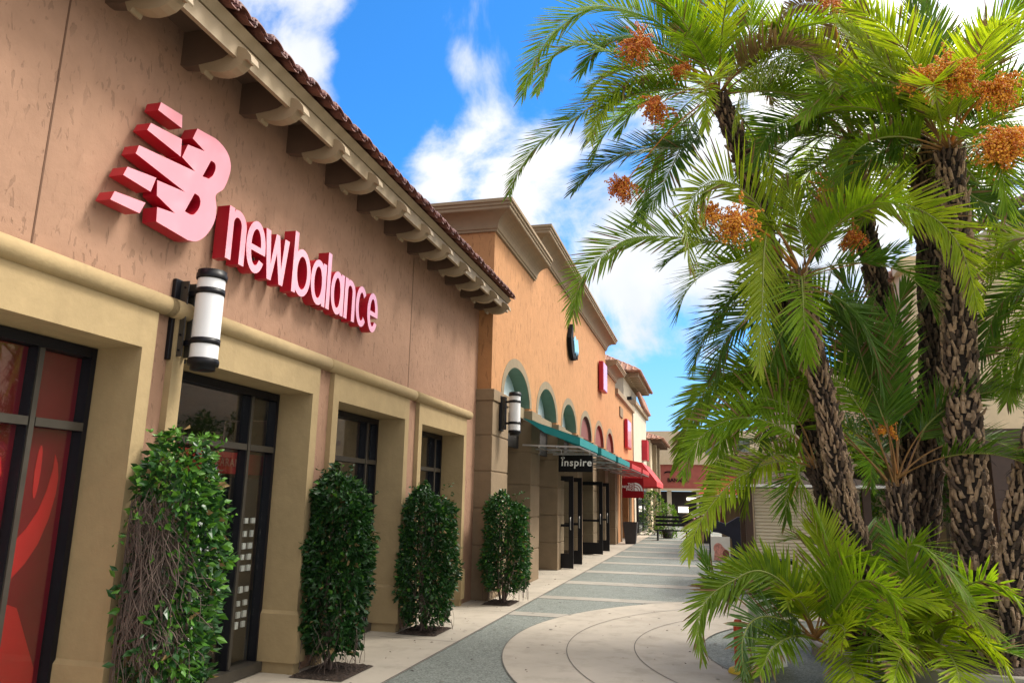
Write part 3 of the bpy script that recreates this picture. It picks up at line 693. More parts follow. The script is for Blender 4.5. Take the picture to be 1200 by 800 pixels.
# ------------------------------------------------------------------ awnings on steel frames
def awning(y0, y1, mt, label, x1=-2.36, ztop=3.17, zf=2.78, val=.15, group='flat canvas awnings over the arcade'):
    t = thing('awning', label, 'awning', (BX, (y0+y1)/2, zf - val), group)
    m = MB(); th = .006
    m.add([(BX+.06,y0,ztop),(x1,y0,zf),(x1,y1,zf),(BX+.06,y1,ztop),(BX+.06,y0,ztop-th),(x1-th,y0,zf-th),(x1-th,y1,zf-th),(BX+.06,y1,ztop-th)],
          [(0,1,2,3),(4,7,6,5),(0,4,5,1),(3,2,6,7),(0,3,7,4)])
    m.box(x1 - th, x1, y0, y1, zf - val, zf - .0005)
    for y in (y0, y1 - th): m.add([(BX+.06,y,ztop-.012),(x1-th-.001,y,zf-.012),(x1-th-.001,y,zf-val),(BX+.5,y,ztop-.30),(BX+.06,y+th,ztop-.012),(x1-th-.001,y+th,zf-.012),(x1-th-.001,y+th,zf-val),(BX+.5,y+th,ztop-.30)],
          [(0,3,2,1),(4,5,6,7),(0,1,5,4),(1,2,6,5),(2,3,7,6),(3,0,4,7)])
    m.build('canopy', mt, t)
    m = MB()
    for y in (y0 + .03, (y0+y1)/2, y1 - .03):
        m.bar((BX + .05, y, 2.64), (x1 - .03, y, 2.60), .03, .03); m.bar((BX + .05, y, ztop - .03), (x1 - .03, y, zf - .03), .02, .02)
    for x in (x1 - .03, x1 - .45, x1 - .8): m.bar((x, y0, 2.60), (x, y1, 2.60), .03, .03)
    m.build('frame', M['steel'], t)
awning(14.05, 16.42, M['teal'], 'teal canvas awning nearest the corner pier, over the first arches')
awning(17.0, 19.75, M['teal'], 'teal canvas awning in the middle of the three teal ones')
awning(20.3, 23.3, M['teal'], 'teal canvas awning farthest along, next to the first red one')
awning(24.0, 27.4, M['redcan'], 'red canvas awning next to the farthest teal one')
awning(28.0, 31.0, M['redcan'], 'red canvas awning second after the teal ones')
# larger pitched red awning beyond
t = thing('awning', 'large pitched red awning with scalloped front edge at the far shop', 'awning', (-3.4, 36.5, 2.3))
m = MB(); y0, y1 = 31.6, 36.0
m.add([(-3.5,y0,3.35),(-2.7,y0,3.2),(-2.1,y0,2.42),(-2.1,y0,2.22),(-3.5,y0,2.22),(-3.5,y1,3.35),(-2.7,y1,3.2),(-2.1,y1,2.42),(-2.1,y1,2.22),(-3.5,y1,2.22)], [(0,4,3,2,1),(0,1,6,5),(1,2,7,6),(2,3,8,7),(5,6,7,8,9)])
m.build('canopy', M['redcan'], t)

# ------------------------------------------------------------------ hanging signs under the awnings
t = thing('hanging_sign', 'black hanging sign with a white word in serif letters under the teal awning', 'sign', (-2.6, 15.0, 2.18))
m = MB(); m.box(-2.96, -2.26, 14.98, 15.02, 2.165, 2.50, b=.004); m.build('board', M['signblack'], t)
m = MB()
m.text('inspire', .205, .004, lambda u, v, w: (-2.905 + u, 14.9795 - w, 2.285 + v), offset=.0035, shear=.06, space=1.12)
cir = arc(-2.868, 2.445, .040, .022, 0, 360, 16)[:-1]; m.plate(cir, [arc(-2.868, 2.448, .027, .013, 0, 360, 12)[:-1]], .004, XZs(14.9795))
m.build('lettering', M['white'], t)
m = MB(); m.bar((-2.9, 15, 2.5), (-2.9, 15, 2.61), .015); m.bar((-2.32, 15, 2.5), (-2.32, 15, 2.61), .015); m.build('hanger', M['steel'], t)
t = thing('hanging_sign', 'dark red hanging sign with white words beside a white quarter dome mark', 'sign', (-2.74, 28.0, 1.72))
m = MB(); m.box(-3.13, -2.34, 27.98, 28.02, 1.73, 2.45, b=.004); m.build('board', M['signred'], t)
m = MB(); F = lambda dx, dz: (lambda u, v, w: (dx - u*1.0, 27.979 - w, dz + v))
for i, s in enumerate(('THE', 'NORTH', 'FACE')): m.text(s, .122, .004, lambda u, v, w, i=i: (-2.69 + u, 27.979 - w, 2.185 - i*.095 + v), offset=.003, align='RIGHT')
for r0, r1 in ((.30, .24), (.215, .15), (.125, 0.0)):
    o_ = [(-2.67 + r0*math.cos(R(a)), 1.985 + r0*math.sin(R(a))) for a in range(0, 91, 9)]
    i_ = [(-2.67 + r1*math.cos(R(a)), 1.985 + r1*math.sin(R(a))) for a in range(90, -1, -9)] if r1 else [(-2.67, 1.985)]
    m.plate(o_ + i_, [], .004, XZs(27.979))
m.build('lettering', M['white'], t)
m = MB(); m.bar((-3.05, 28, 2.45), (-3.05, 28, 2.6), .02); m.bar((-2.42, 28, 2.45), (-2.42, 28, 2.6), .02); m.build('hanger', M['steel'], t)

# planter pot by the door
t = thing('planter_pot', 'tall charcoal tapered square planter on the walk below the dark red sign', 'planter', (-3.02, 29.75, 0))
m = MB(); w0, w1, h = .19, .27, .82; cx, cy = -3.02, 29.8
def fr4(w, z): return [(cx-w,cy-w,z),(cx+w,cy-w,z),(cx+w,cy+w,z),(cx-w,cy+w,z)]
m.add(fr4(w0,0)+fr4(w1,h)+fr4(w1-.035,h)+fr4(w1-.05,h-.12), [(3,2,1,0)]+[(i,(i+1)%4,4+(i+1)%4,4+i) for i in range(4)]+[(4+i,4+(i+1)%4,8+(i+1)%4,8+i) for i in range(4)]+[(8+i,8+(i+1)%4,12+(i+1)%4,12+i) for i in range(4)])
m.build('body', M['pot'], t)
m = MB(); m.add(fr4(w1-.05, h-.11), [(0,1,2,3)]); m.build('soil', M['soil'], t)

# ================================================================== BUILDINGS FARTHER ALONG THE LEFT SIDE
def roofhip(x0, x1, y0, y1, z0, zr, ins, mt, parent, name='roof', rows=True):
    m = MB(); xm0, xm1, ym0, ym1 = x0 + ins, x1 - ins, y0 + ins, y1 - ins
    if xm0 > xm1: xm0 = xm1 = (x0+x1)/2
    if ym0 > ym1: ym0 = ym1 = (y0+y1)/2
    A = [Vector(p) for p in ((x0,y0,z0),(x1,y0,z0),(x1,y1,z0),(x0,y1,z0))]; B = [Vector(p) for p in ((xm0,ym0,zr),(xm1,ym0,zr),(xm1,ym1,zr),(xm0,ym1,zr))]
    m.add(A + B, [(0,1,5,4),(1,2,6,5),(2,3,7,6),(3,0,4,7),(4,5,6,7),(3,2,1,0)])
    for i in range(4):       # rolls of tile down each slope
        a, b_, c, d = A[i], A[(i+1)%4], B[(i+1)%4], B[i]
        n = int((b_ - a).length / .3)
        e = (b_ - a).normalized(); up = (((c + d)/2) - ((a + b_)/2)); 
        nn = e.cross(up).normalized()
        if nn.z < 0: nn = -nn
        for k in range(1, n):
            s0 = a + (b_ - a)*k/n; L = up.length
            # clip to the trapezoid
            along = (s0 - a).length; W = (b_ - a).length; ins_l = (d - a).dot(e); ins_r = (b_ - c).dot(e)
            f = 1.0
            if along < ins_l: f = along/ins_l
            if W - along < ins_r: f = min(f, (W - along)/ins_r)
            if f > .03: m.tube([s0 + nn*.01 - up.normalized()*.06, s0 + up*f + nn*.01], .07, 6, cap=True)
    return m.build(name, mt, parent)
tw = thing('tower_building', 'cream stucco corner tower with a hipped clay tile roof beyond the orange wall', 'building', (-6, 40.5, 0))
b = MB(); b.box(-9, -3.50, 36.6, 44.4, 0, 6.3); b.box(-8.6, -4.0, 37.0, 44.0, 6.3, 7.95); b.build('wall', M['creamw'], tw)
b = MB(); b.box(-9.2, -3.35, 36.55, 44.5, 6.3, 6.5); b.box(-8.9, -3.75, 36.8, 44.2, 7.72, 7.9); b.build('string_course', M['cornice'], tw)
roofhip(-9.4, -3.15, 36.3, 44.9, 7.96, 9.5, 2.6, M['tile2'], tw)
each('rafter_tail', [(-3.98, -3.25, 37 + k*.62, 37.14 + k*.62, 7.72, 7.95) for k in range(12)], M['eave'], tw)
b = MB()
for k in range(14):
    b.tube([(-3.28, 40.6 + k*.27, 6.52), (-3.62, 40.6 + k*.27, 7.45)], [.12, .11], 8)
b.build('pent_roof', M['tile2'], tw)
dg_ = plain('dark_green_glass', (.05, .07, .06), .08)
for a_, c_ in ((37.4, 39.4), (40.4, 43.2)):
    b = MB(); b.box(-3.499, -3.40, a_, c_, .1, 2.4, 0); o = b.build('shop_window', M['black'], tw)
    b = MB(); b.box(-3.3995, -3.39, a_ + .1, c_ - .1, .3, 2.3); b.build('pane', dg_, o)
t = thing('blade_letter_sign', 'small red sign on the cream tower wall', 'sign', (-3.4, 41.6, 3.6), 'red upright signs')
m = MB(); m.box(-3.49, -3.2, 41.0, 42.2, 3.8, 4.9); m.build('box', M['signside'], t)
t = thing('floodlight', 'small black floodlight on the cream tower wall', 'floodlight', (-3.9, 38.6, 6.7))
m = MB(); m.box(-3.99, -3.75, 38.5, 38.75, 6.75, 6.95, b=.02); m.bar((-3.95, 38.6, 6.55), (-3.9, 38.6, 6.78), .05); m.build('housing', M['black'], t)
sd = thing('far_shop_building', 'low cream shop with a brown tile roof beyond the cream tower', 'building', (-6, 48, 0))
b = MB(); b.box(-9, -3.3, 44.6, 51.6, 0, 5.2); b.build('wall', M['cream'], sd)
each('column', [(-3.3, -3.05, 46.0, 46.5, 0, 5.0), (-3.3, -3.05, 49.0, 49.5, 0, 5.0)], M['trim_grey'], sd)
b = MB(); b.box(-3.295, -3.25, 46.7, 48.8, 3.0, 4.6); b.build('window', M['black'], sd)
roofhip(-9.5, -2.55, 44.3, 52.1, 5.25, 6.4, 3, M['tile2'], sd)
each('rafter_tail', [(-3.3, -2.65, 44.9 + k*.8, 45.05 + k*.8, 5.05, 5.24) for k in range(9)], M['eave_shade'], sd)
# street end
fe = thing('end_building', 'red fronted shop building closing the far end of the walk', 'building', (2, 56, 0))
b = MB(); b.box(-4.6, 12, 54, 60, 2.55, 4.2); b.build('red_fascia', M['brick'], fe)
b = MB(); b.box(-5.5, 14, 54.4, 62, 4.3, 6.6); b.build('upper_wall', M['cream'], fe)
b = MB(); b.box(-4.65, 12.05, 53.85, 54.4, 4.2, 4.35); b.box(-4.65, 12.05, 53.8, 54.0, 2.38, 2.55); b.build('light_band', M['cream'], fe)
b = MB(); b.box(-4.6, 12, 55.4, 60, 0, 2.37); b.build('shopfront', M['darkin'], fe)
each('column', [(x, x + .3, 54.0, 54.3, 0, 2.38) for x in (-2.9, -.9, .9, 2.9, 4.9, 6.9)], M['creamw'], fe)
each('window', [(x, x + 1.0, 54.36, 54.42, 4.9, 6.0) for x in (-2.0, -.2, 1.8, 3.8, 5.8)], plain('grey_green_window', (.12, .14, .12), .15), fe)
gl_ = emit('shop_display_glow', (1, .9, .75), 1.2)
each('lit_display', [(x, x + .9, 55.3, 55.39, 1.75, 1.95) for x in (-1.6, .1, 1.7, 3.6)] + [(x, x + .7, 55.3, 55.39, .9, 1.3) for x in (-2.2, 1.2)], gl_, fe)
b = MB(); b.text('BANANA', .36, .03, lambda u, v, w: (-2.85 + u, 53.96 - w, 3.0 + v), offset=.008)
b.plate([(-2.75 + .35*math.cos(R(a)), 3.55 + .2*math.sin(R(a))) for a in range(20, 161, 10)] + [(-2.75 + .27*math.cos(R(a)), 3.53 + .13*math.sin(R(a))) for a in range(160, 19, -10)], [], .03, XZs(53.97))
b.build('lettering', M['signblack'], fe)


# ================================================================== KIOSK WITH ROLLER SHUTTER
def each(name, boxes, mt, parent):
    for bx in boxes:
        m = MB(); m.box(*bx); m.build(name, mt, parent)
kk = thing('kiosk', 'small kiosk with cream roller shutters, brown corner posts and a flat grey roof', 'kiosk', (2.2, 15.9, 0))
KX0, KX1, KY0, KY1, KH = .62, 2.75, 14.5, 17.2, 1.9
m = MB(); m.box(KX0 + .16, KX1 - .16, KY0 + .12, KY1 - .12, .0, KH - .02)
for k in range(30):
    z = .06 + k*.061; m.add([(KX0+.17,KY0+.12,z),(KX1-.17,KY0+.12,z),(KX1-.17,KY0+.095,z+.012),(KX0+.17,KY0+.095,z+.012),(KX1-.17,KY0+.10,z+.05),(KX0+.17,KY0+.10,z+.05),(KX1-.17,KY0+.12,z+.056),(KX0+.17,KY0+.12,z+.056)], [(0,1,2,3),(3,2,4,5),(5,4,6,7)])
m.build('roller_shutter', M['shutter'], kk)
for x, y in ((KX0, KY0), (KX1 - .13, KY0), (KX0, KY1 - .13), (KX1 - .13, KY1 - .13)):
    m = MB(); m.box(x, x + .13, y, y + .13, 0, KH); m.build('post', M['brown'], kk)
m = MB(); m.box(KX0 - .22, KX1 + .22, KY0 - .25, KY1 + .25, KH, KH + .045, b=.005); m.build('fascia', M['white'], kk)
m = MB(); a = .6; z0, z1 = KH + .046, KH + .3
m.add([(KX0-.2,KY0-.23,z0),(KX1+.2,KY0-.23,z0),(KX1+.2,KY1+.23,z0),(KX0-.2,KY1+.23,z0),(KX0-.05+a*.2,KY0+a,z1),(KX1-a,KY0+a,z1),(KX1-a,KY1-a,z1),(KX0+a,KY1-a,z1)], [(0,1,5,4),(1,2,6,5),(2,3,7,6),(3,0,4,7),(4,5,6,7)])
m.build('roof', M['roofgrey'], kk)
tcn = thing('litter_bin', 'dark slatted litter bin with a wide flat rim in front of the roller shutter', 'litter bin', (1.02, 12.6, 0))
m = MB(); m.box(.80, 1.22, 12.4, 12.8, .70, .765, b=.01); m.build('rim', M['black'], tcn)
m = MB(); m.box(.87, 1.15, 12.47, 12.73, .04, .69); 
for k in range(6): m.box(.845 + k*.056, .87 + k*.056, 12.44, 12.468, .05, .66)
for k in range(6): m.box(.845, .869, 12.45 + k*.05, 12.475 + k*.05, .05, .66)
m.build('body', M['pot'], tcn)

# ================================================================== BUILDINGS ON THE RIGHT
rb = thing('portico_building', 'cream stucco building with a deep shaded porch and tiled gable behind the palms', 'building', (8.5, 17, 0))
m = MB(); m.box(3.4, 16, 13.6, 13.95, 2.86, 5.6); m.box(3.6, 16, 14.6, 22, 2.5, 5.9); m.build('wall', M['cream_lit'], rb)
m = MB(); m.box(3.4, 16, 13.951, 14.6, 2.5, 2.86); m.build('porch_soffit', M['roofgrey'], rb)
m = MB(); m.box(3.42, 16, 13.62, 13.93, 2.45, 2.859); m.build('porch_beam', M['brown'], rb)
each('porch_column', [(4.42,4.75,13.64,13.92,0,2.449),(6.2,6.6,13.64,13.92,0,2.449)], M['brown'], rb)
m = MB(); m.box(4.35, 16, 16.0, 16.2, 0, 2.5); m.build('porch_back', M['trim_grey'], rb)
each('porch_window', [(4.75,5.9,15.9,15.99,.5,1.9)], M['black'], rb)
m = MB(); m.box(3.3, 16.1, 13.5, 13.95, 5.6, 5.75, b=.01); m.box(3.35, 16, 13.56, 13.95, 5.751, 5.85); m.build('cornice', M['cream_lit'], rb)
m = MB(); m.add([(4.3,13.7,5.851),(9.3,13.7,5.851),(6.8,13.7,7.3),(4.3,14,5.851),(9.3,14,5.851),(6.8,14,7.3)], [(0,1,2),(3,5,4),(0,2,5,3),(1,4,5,2)]); m.build('gable', M['cream'], rb)
m = MB(); g0, g1 = Vector((4.2,13.55,5.83)), Vector((6.8,13.55,7.38))
m.bar(g0, g1, .5, .10); m.bar((9.4,13.55,5.83), g1, .5, .10); m.build('raking_cornice', M['creamw'], rb)
for s in (0, 1):
    m = MB(); e0 = Vector((4.1,13.3,5.98)) if s == 0 else Vector((9.5,13.3,5.98)); e1 = Vector((6.8,13.3,7.55)); e1.x = 6.8
    for k in range(14):
        p = e0 + (e1 - e0)*k/14; m.tube([p, p + (e1 - e0)/12], [.09, .075], 8)
        p2 = p + Vector((0, .15, 0)); m.tube([p2, p2 + (e1 - e0)/12], [.09, .075], 8)
    m.build('ridge_tiling', M['tile'], rb)
roofhip(3.5, 16.2, 14.2, 22.3, 5.9, 7.0, 2.5, M['tile2'], rb)
# slim cream wing between the trunks and the tall one behind the kiosk
wg = thing('cream_pavilion', 'narrow cream stucco pavilion behind the middle palm trunks', 'building', (4.3, 20, 0))
m = MB(); m.box(3.35, 5.3, 18.6, 22, 0, 3.2); m.build('wall', M['cream'], wg)
m = MB(); m.box(3.25, 5.4, 18.5, 22.1, 3.2, 3.35, b=.01); m.build('cornice', M['creamw'], wg)
tb = thing('round_eaved_building', 'tall cream building with a scalloped rounded eave seen behind the kiosk', 'building', (5, 27, 0))
m = MB(); m.box(2.35, 9, 24.5, 32, 0, 5.0); m.build('wall', M['creamw'], tb)
m = MB()
for k in range(12):
    m.box(1.85 , 9.4, 24.0 + k*.0, 24.5, 4.60 + k*.07, 4.655 + k*.07) if k < 0 else m.tube([(2.35 - .10*math.sin((k+1)/13*PI/1.6)*5.2, 24.42, 4.72 + k*.085), (9.3, 24.42, 4.72 + k*.085)], .05, 8)
m.build('scalloped_eave', M['tile2'], tb)
m = MB(); m.box(2.2, 9.2, 24.3, 32, 5.0, 5.8); m.build('parapet', M['cream'], tb)
lw = thing('white_parapet_building', 'low white building with a railing on top behind the kiosk roof', 'building', (1.9, 30, 0))
m = MB(); m.box(1.05, 5.5, 27, 33, 0, 3.35); m.build('wall', M['creamw'], lw)
m = MB(); m.box(1.0, 5.5, 26.95, 27.05, 3.75, 3.79)
for k in range(24): m.box(1.02 + k*.18, 1.04 + k*.18, 26.98, 27.02, 3.35, 3.75)
m.build('railing', M['bronze'], lw)
each('window', [(1.5,2.1,26.95,26.999,2.3,3.0)], M['black'], lw)
# shop with red awning left of the kiosk post
ra = thing('red_awning_shop', 'tan shop with a red awning and dark openings left of the kiosk', 'building', (1.8, 25.5, 0))
m = MB(); m.box(.35, 6, 25.0, 26.9, 0, 3.1); m.build('wall', M['trim_grey'], ra)
m = MB(); m.add([(-.35,23.9,1.86),(3.2,23.9,1.86),(3.2,25,2.45),(.3,25,2.45)], [(0,1,2,3)]); m.add([(-.35,23.9,1.859),(3.2,23.9,1.859),(3.2,23.9,1.78),(-.35,23.9,1.78)], [(0,3,2,1)], 1); m.build('canopy', [M['redcan'], M['white']], ra)
m = MB(); m.tube([(-.3,23.95,0),(-.3,23.95,1.8)], .025, 8); m.build('pole', M['black'], ra)
m = MB(); m.box(-.05,.45,24.95,24.99,.9,1.95); m.box(1.1,2.6,24.95,24.99,.4,1.9); m.build('poster_panel', M['maroon'], ra)
cl = thing('draped_cart', 'cart draped in dark navy cloth under the red awning', 'cart', (.7, 22.6, 0))
m = MB(); top = [(-.02,1.02),(.0,1.25),(.08,1.3),(.2,1.1),(.42,1.02),(.58,1.12),(.75,1.22),(1.3,1.24),(1.6,1.2),(1.6,.3),(1.4,.1),(1.0,.08),(.85,.0),(.6,.02),(.56,.62),(.4,.72),(.2,.78),(.0,.8)]
m.plate(top, [], .5, XZs(22.9)); m.build('cover', M['cloth'], cl)
m = MB(); m.tube([(-.04,22.5,0),(-.04,22.5,1.75)], .025, 8); m.tube([(1.05,22.45,0),(1.05,22.45,1.75)], .018, 8); m.build('pole', M['black'], cl)
ps = thing('advert_board', 'white framed board with a pink figure picture at the foot of the draped cart', 'poster', (.27, 22.2, 0))
m = MB(); m.box(-.02,.50,22.19,22.22,.02,.68); m.build('board', M['cardboard'], ps)
m = MB(); m.plate(arc(.18,.36,.13,.15,0,360,16)[:-1], [], .004, XZs(22.19)); m.plate([(.05,.04),(.4,.04),(.42,.3),(.3,.42),(.2,.25),(.08,.3)], [], .004, XZs(22.186)); m.build('picture', plain('faded_pink_print', (.55,.24,.2), .5, .4, 18), ps)
m = MB(); m.plate(arc(.38,.22,.09,.12,0,360,14)[:-1], [], .004, XZs(22.18)); m.build('dark_figure', M['maroon'], ps)
# low merchandise stands, benches and plants down the walk
rs = random.Random(12)
t = thing('flower_stand', 'low stand of white and pink flowers beside the far shop posts', 'flower stand', (-.4, 32, 0))
m = MB(); m.box(-.75,-.05,31.8,32.3,.0,.5); m.build('stand', M['pot'], t)
m = MB()
for k in range(260):
    c = Vector((rs.uniform(-.8,0), rs.uniform(31.7,32.3), rs.uniform(.4,1.25))); u = Vector((rs.gauss(0,1),rs.gauss(0,1),rs.gauss(0,1))).normalized()*.045; v = u.cross(Vector((0,0,1))).normalized()*.04
    m.add([c-u,c-v,c+u,c+v], [(0,1,2,3)], 0 if rs.random() < .6 else (1 if rs.random() < .5 else 2))
m.build('flowers', [M['white'], plain('pink_petal', (.6,.25,.28)), M['shrub']], t)
t = thing('slatted_bench', 'dark slatted bench with backrest on the far walk in front of the potted greenery', 'bench', (-1.6, 33, 0))
for z, y in ((.42, 32.9),(.42, 33.05),(.42, 33.2),(.62, 33.3),(.78, 33.33),(.94, 33.36)):
    m = MB(); m.box(-2.3, -.9, y - .05, y + .05, z - .02, z + .03 if z < .5 else z + .08); m.build('slat', M['black'], t)
for x in (-2.2, -1.0):
    m = MB(); m.box(x - .03, x + .03, 32.85, 33.3, 0, .4); m.build('leg', M['black'], t)
def bush(name, label, cat, c, rx, ry, h, n, mts, leaf=.05, z0=.05, group=None, seed=1, pot=None):
    t = thing(name, label, cat, (c[0], c[1], 0), group); r = random.Random(seed); m = MB()
    for k in range(n):
        a = r.uniform(0, 2*PI); z = z0 + (h - z0)*r.random(); q = (z - z0)/(h - z0)
        pr = (max(0, 1 - abs(2*q - .9)**3 * .8))**.5 * (.75 + .25*math.sin(a*3 + z*7 + seed)); rad = pr*(1 - r.random()**2*.5)
        p = Vector((c[0] + rx*rad*math.cos(a), c[1] + ry*rad*math.sin(a), z)); leaf_(m, p, Vector((math.cos(a), math.sin(a), r.uniform(-.4,.9))), leaf*r.uniform(.7,1.3), r, r.choice(range(len(mts))))
    m.build('foliage', mts, t)
    s = MB()
    for k in range(5):
        a = k*1.3; s.tube([(c[0]+.03*math.cos(a), c[1]+.03*math.sin(a), 0), (c[0]+.5*rx*math.cos(a), c[1]+.5*ry*math.sin(a), h*.7)], [.014,.006], 5)
    s.build('stem', M['twig'], t)
    if pot:
        s = MB(); s.lathe(c[0], c[1], [(pot*.7,0),(pot,.4),(pot*.95,.4),(pot*.9,.3)], 16); s.build('pot', M['pot'], t)
    return t
def leaf_(m, p, d, s, r, mi=0, wr=.42):
    d = (d + Vector((r.gauss(0,.45), r.gauss(0,.45), r.gauss(0,.45)))).normalized()
    sd = d.cross(Vector((r.gauss(0,1), r.gauss(0,1), r.gauss(0,1)))).normalized(); up = sd.cross(d)
    a = p; b_ = p + d*s*.5 + sd*s*wr*.5 + up*s*.08; c_ = p + d*s - up*s*.06; e = p + d*s*.5 - sd*s*wr*.5 + up*s*.08; mid = p + d*s*.5
    m.add([a, b_, c_, e, mid], [(0,1,4),(1,2,4),(4,2,3),(0,4,3)], mi)
bush('potted_shrub', 'leafy green climber by the far red awning door', 'shrub', (-2.75, 38.5), .6, .9, 2.1, 900, [M['shrub'], M['vine']], .16, seed=4)
bush('potted_shrub', 'green potted shrub beside the slatted bench', 'shrub', (-1.9, 35.2), .55, .5, 1.5, 600, [M['shrub'], M['leaf_d']], .14, seed=9, pot=.3)
def tree(name, label, c, h, r0, n, mts, leaf, seed, zc=.62):
    t = thing(name, label, 'tree', (c[0], c[1], 0)); r = random.Random(seed)
    s = MB(); s.tube([(c[0],c[1],0),(c[0]+.05,c[1],h*.3),(c[0]-.05,c[1]+.1,h*.6)], [.13,.1,.06], 8)
    cl_ = []
    for k in range(16):
        a = r.uniform(0,2*PI); q = r.uniform(.2,1)*r0; z = h*zc + (h*(1-zc))*r.uniform(-.8,.85)
        cc = Vector((c[0]+q*math.cos(a), c[1]+q*math.sin(a), z)); cl_.append((cc, r.uniform(.25,.5)*r0))
        s.tube([(c[0]-.02,c[1]+.05,h*.42), (Vector((c[0],c[1],h*.6))+cc)/2, cc], [.05,.03,.01], 5)
    s.build('trunk', M['twig'], t); m = MB()
    for k in range(n):
        cc, rr = r.choice(cl_); v = Vector((r.gauss(0,1),r.gauss(0,1),r.gauss(0,.8))); v = v.normalized()*rr*(r.random()**.4)
        leaf_(m, cc + v, v, leaf*r.uniform(.6,1.3), r, r.choice(range(len(mts))))
    m.build('crown', mts, t)
tree('small_tree', 'light green small tree between the kiosk and the cream pavilion', (3.0, 18.2), 3.6, 1.0, 5000, [M['shrub'], M['leaf_y']], .12, 3)
tree('small_tree', 'bushy green tree between the kiosk and the shaded porch', (3.75, 15.6), 3.7, 1.0, 5000, [M['shrub'], M['vine_l']], .11, 6)
tree('small_tree', 'round leafed green tree across the walk outside the frame', (7.2, 6.0), 4.3, 1.5, 6000, [M['shrub'], M['vine_l']], .13, 8)

# leaning plank behind the thick palm
t = thing('leaning_plank', 'weathered pale plank leaning behind the thick right palm trunk', 'plank', (3.7, 11.9, 0))
m = MB(); m.bar((3.86, 11.7, .0), (3.68, 12.0, 2.35), .12, .04); m.build('board', M['boot'], t)

# ================================================================== WALL SHRUBS ALONG THE STORE
def wallshrub(label, cx, cy, rx, ry, z0, h, n, seed, dry=False, top=None):
    t = thing('wall_shrub', label, 'shrub', (cx, cy, 0), 'clipped shrubs along the shop front'); r = random.Random(seed)
    shape = lambda q: max(0, 1 - max(0, (q - .80)/.20)**2.4*.93)**.6 * min(1, .80 + q*1.6)
    m = MB()
    lump = lambda a, z: .84 + .10*math.sin(a*2 + z*5 + seed) + .09*math.sin(a*5 - z*9 + seed*2) + .06*math.sin(a*9 + z*17 + seed)
    for k in range(n):
        z = z0 + (h - z0)*r.random()**.92; q = (z - z0)/(h - z0); a = r.uniform(-PI, PI)
        depth = 1 - r.random()**1.6*.35
        if r.random() < .03: depth *= 1.12
        e = .72; ca, sa = math.cos(a), math.sin(a)
        sx = abs(ca)**e*math.copysign(1, ca); sy = abs(sa)**e*math.copysign(1, sa)
        rr = shape(q)*lump(a, z)*depth
        p = Vector((cx + rx*rr*sx, cy + ry*rr*sy, z)); p.z -= max(0, z - z0)*(.09*max(0, sx + .3) + .04*math.sin(3*a + seed))*q*q
        if p.x < -3.735: p.x = -3.735 + r.uniform(0, .02)
        if dry:     # the near left half is bare stems, leaves only in patches there
            bare = (a < -1.25 + .25*math.sin(z*6) and .45 + .2*math.sin(a*4) < z < 1.62) or (a < -.7 and .95 < z < 1.35)
            if bare and r.random() > .2: continue
        if dry: mi = 1 if r.random() < .38 else 0
        else: mi = 1 if r.random() < .07 else 0
        if r.random() < .025: mi = 2
        leaf_(m, p, Vector((ca*.8, sa*.8, r.uniform(-.9,.6))), r.uniform(.036, .088) * (1.1 if dry else 1), r, mi, .5)
    for k in range(14 if not dry else 26):        # stray shoots
        a = r.uniform(-PI, PI); z = h - r.random()**2*(h - z0)*.9 if not dry else h - r.random()**3*.8
        q = (z - z0)/(h - z0); rr = shape(min(q, .97))*.9; p = Vector((max(-3.73, cx + rx*rr*math.cos(a)), cy + ry*rr*math.sin(a), z))
        d = Vector((math.cos(a)*.7, math.sin(a)*.7, .6 if q > .7 else -.2)).normalized()
        for j in range(7): leaf_(m, p + d*(.022*j) + Vector((0,0,-.0012*j*j)), Vector((r.gauss(0,1), r.gauss(0,1), .2)), .045, r, 1 if dry else 0, .5)
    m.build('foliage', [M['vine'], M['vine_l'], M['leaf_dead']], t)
    s = MB()
    for k in range(5 if not dry else 9):
        a = r.uniform(-PI, PI); b0 = Vector((cx - .03 + r.gauss(0,.02), cy + r.gauss(0,.025), -.01))
        p1 = b0 + Vector((r.gauss(0,.05), r.gauss(0,.05), .22)); p2 = Vector((cx + rx*.4*math.cos(a), cy + ry*.45*math.sin(a), z0 + .3)); p3 = Vector((cx + rx*.3*math.cos(a), cy + ry*.4*math.sin(a), h*.8))
        s.tube([b0, p1, p2, p3], [.022,.018,.012,.006], 6)
    s.build('stem', M['twig'], t)
    if dry or True:
        s = MB()
        for k in range(520 if dry else 60):
            a = r.uniform(-PI, PI) if not dry else r.uniform(-3.0, -.95)
            z = r.uniform(.8, 1.66) if dry else r.uniform(z0, z0 + .5)
            rr = .80 + r.uniform(-.1,.12); p = Vector((cx + rx*rr*math.cos(a), cy + ry*rr*math.sin(a), z)); pts = [p]; v = Vector((r.gauss(0,.02), r.gauss(0,.03), -.05))
            for j in range(r.randint(4, 13)):
                v += Vector((r.gauss(0,.012), r.gauss(0,.016), r.gauss(0,.008) - .003)); v = v.normalized()*.06; p = p + v
                dx, dy = (p.x-cx)/rx, (p.y-cy)/ry; q = math.hypot(dx, dy)
                if q > .98: p = Vector((cx + dx/q*rx*.98, cy + dy/q*ry*.98, p.z))
                if p.z < .02: break
                p.x = max(p.x, -3.735); pts.append(p)
            if len(pts) > 2: s.tube(pts, [r.uniform(.0014, .0036)]*len(pts), 4, cap=False)
        s.build('dry_stems', M['twig'], t)
wallshrub('half bare wall shrub of dry brown stems and bright leaves, nearest in front', -3.50, 4.42, .28, .34, .05, 1.98, 5200, 1, dry=True)
wallshrub('full dark green wall shrub between the second and third shop windows', -3.50, 6.76, .31, .31, .17, 1.86, 8500, 2)
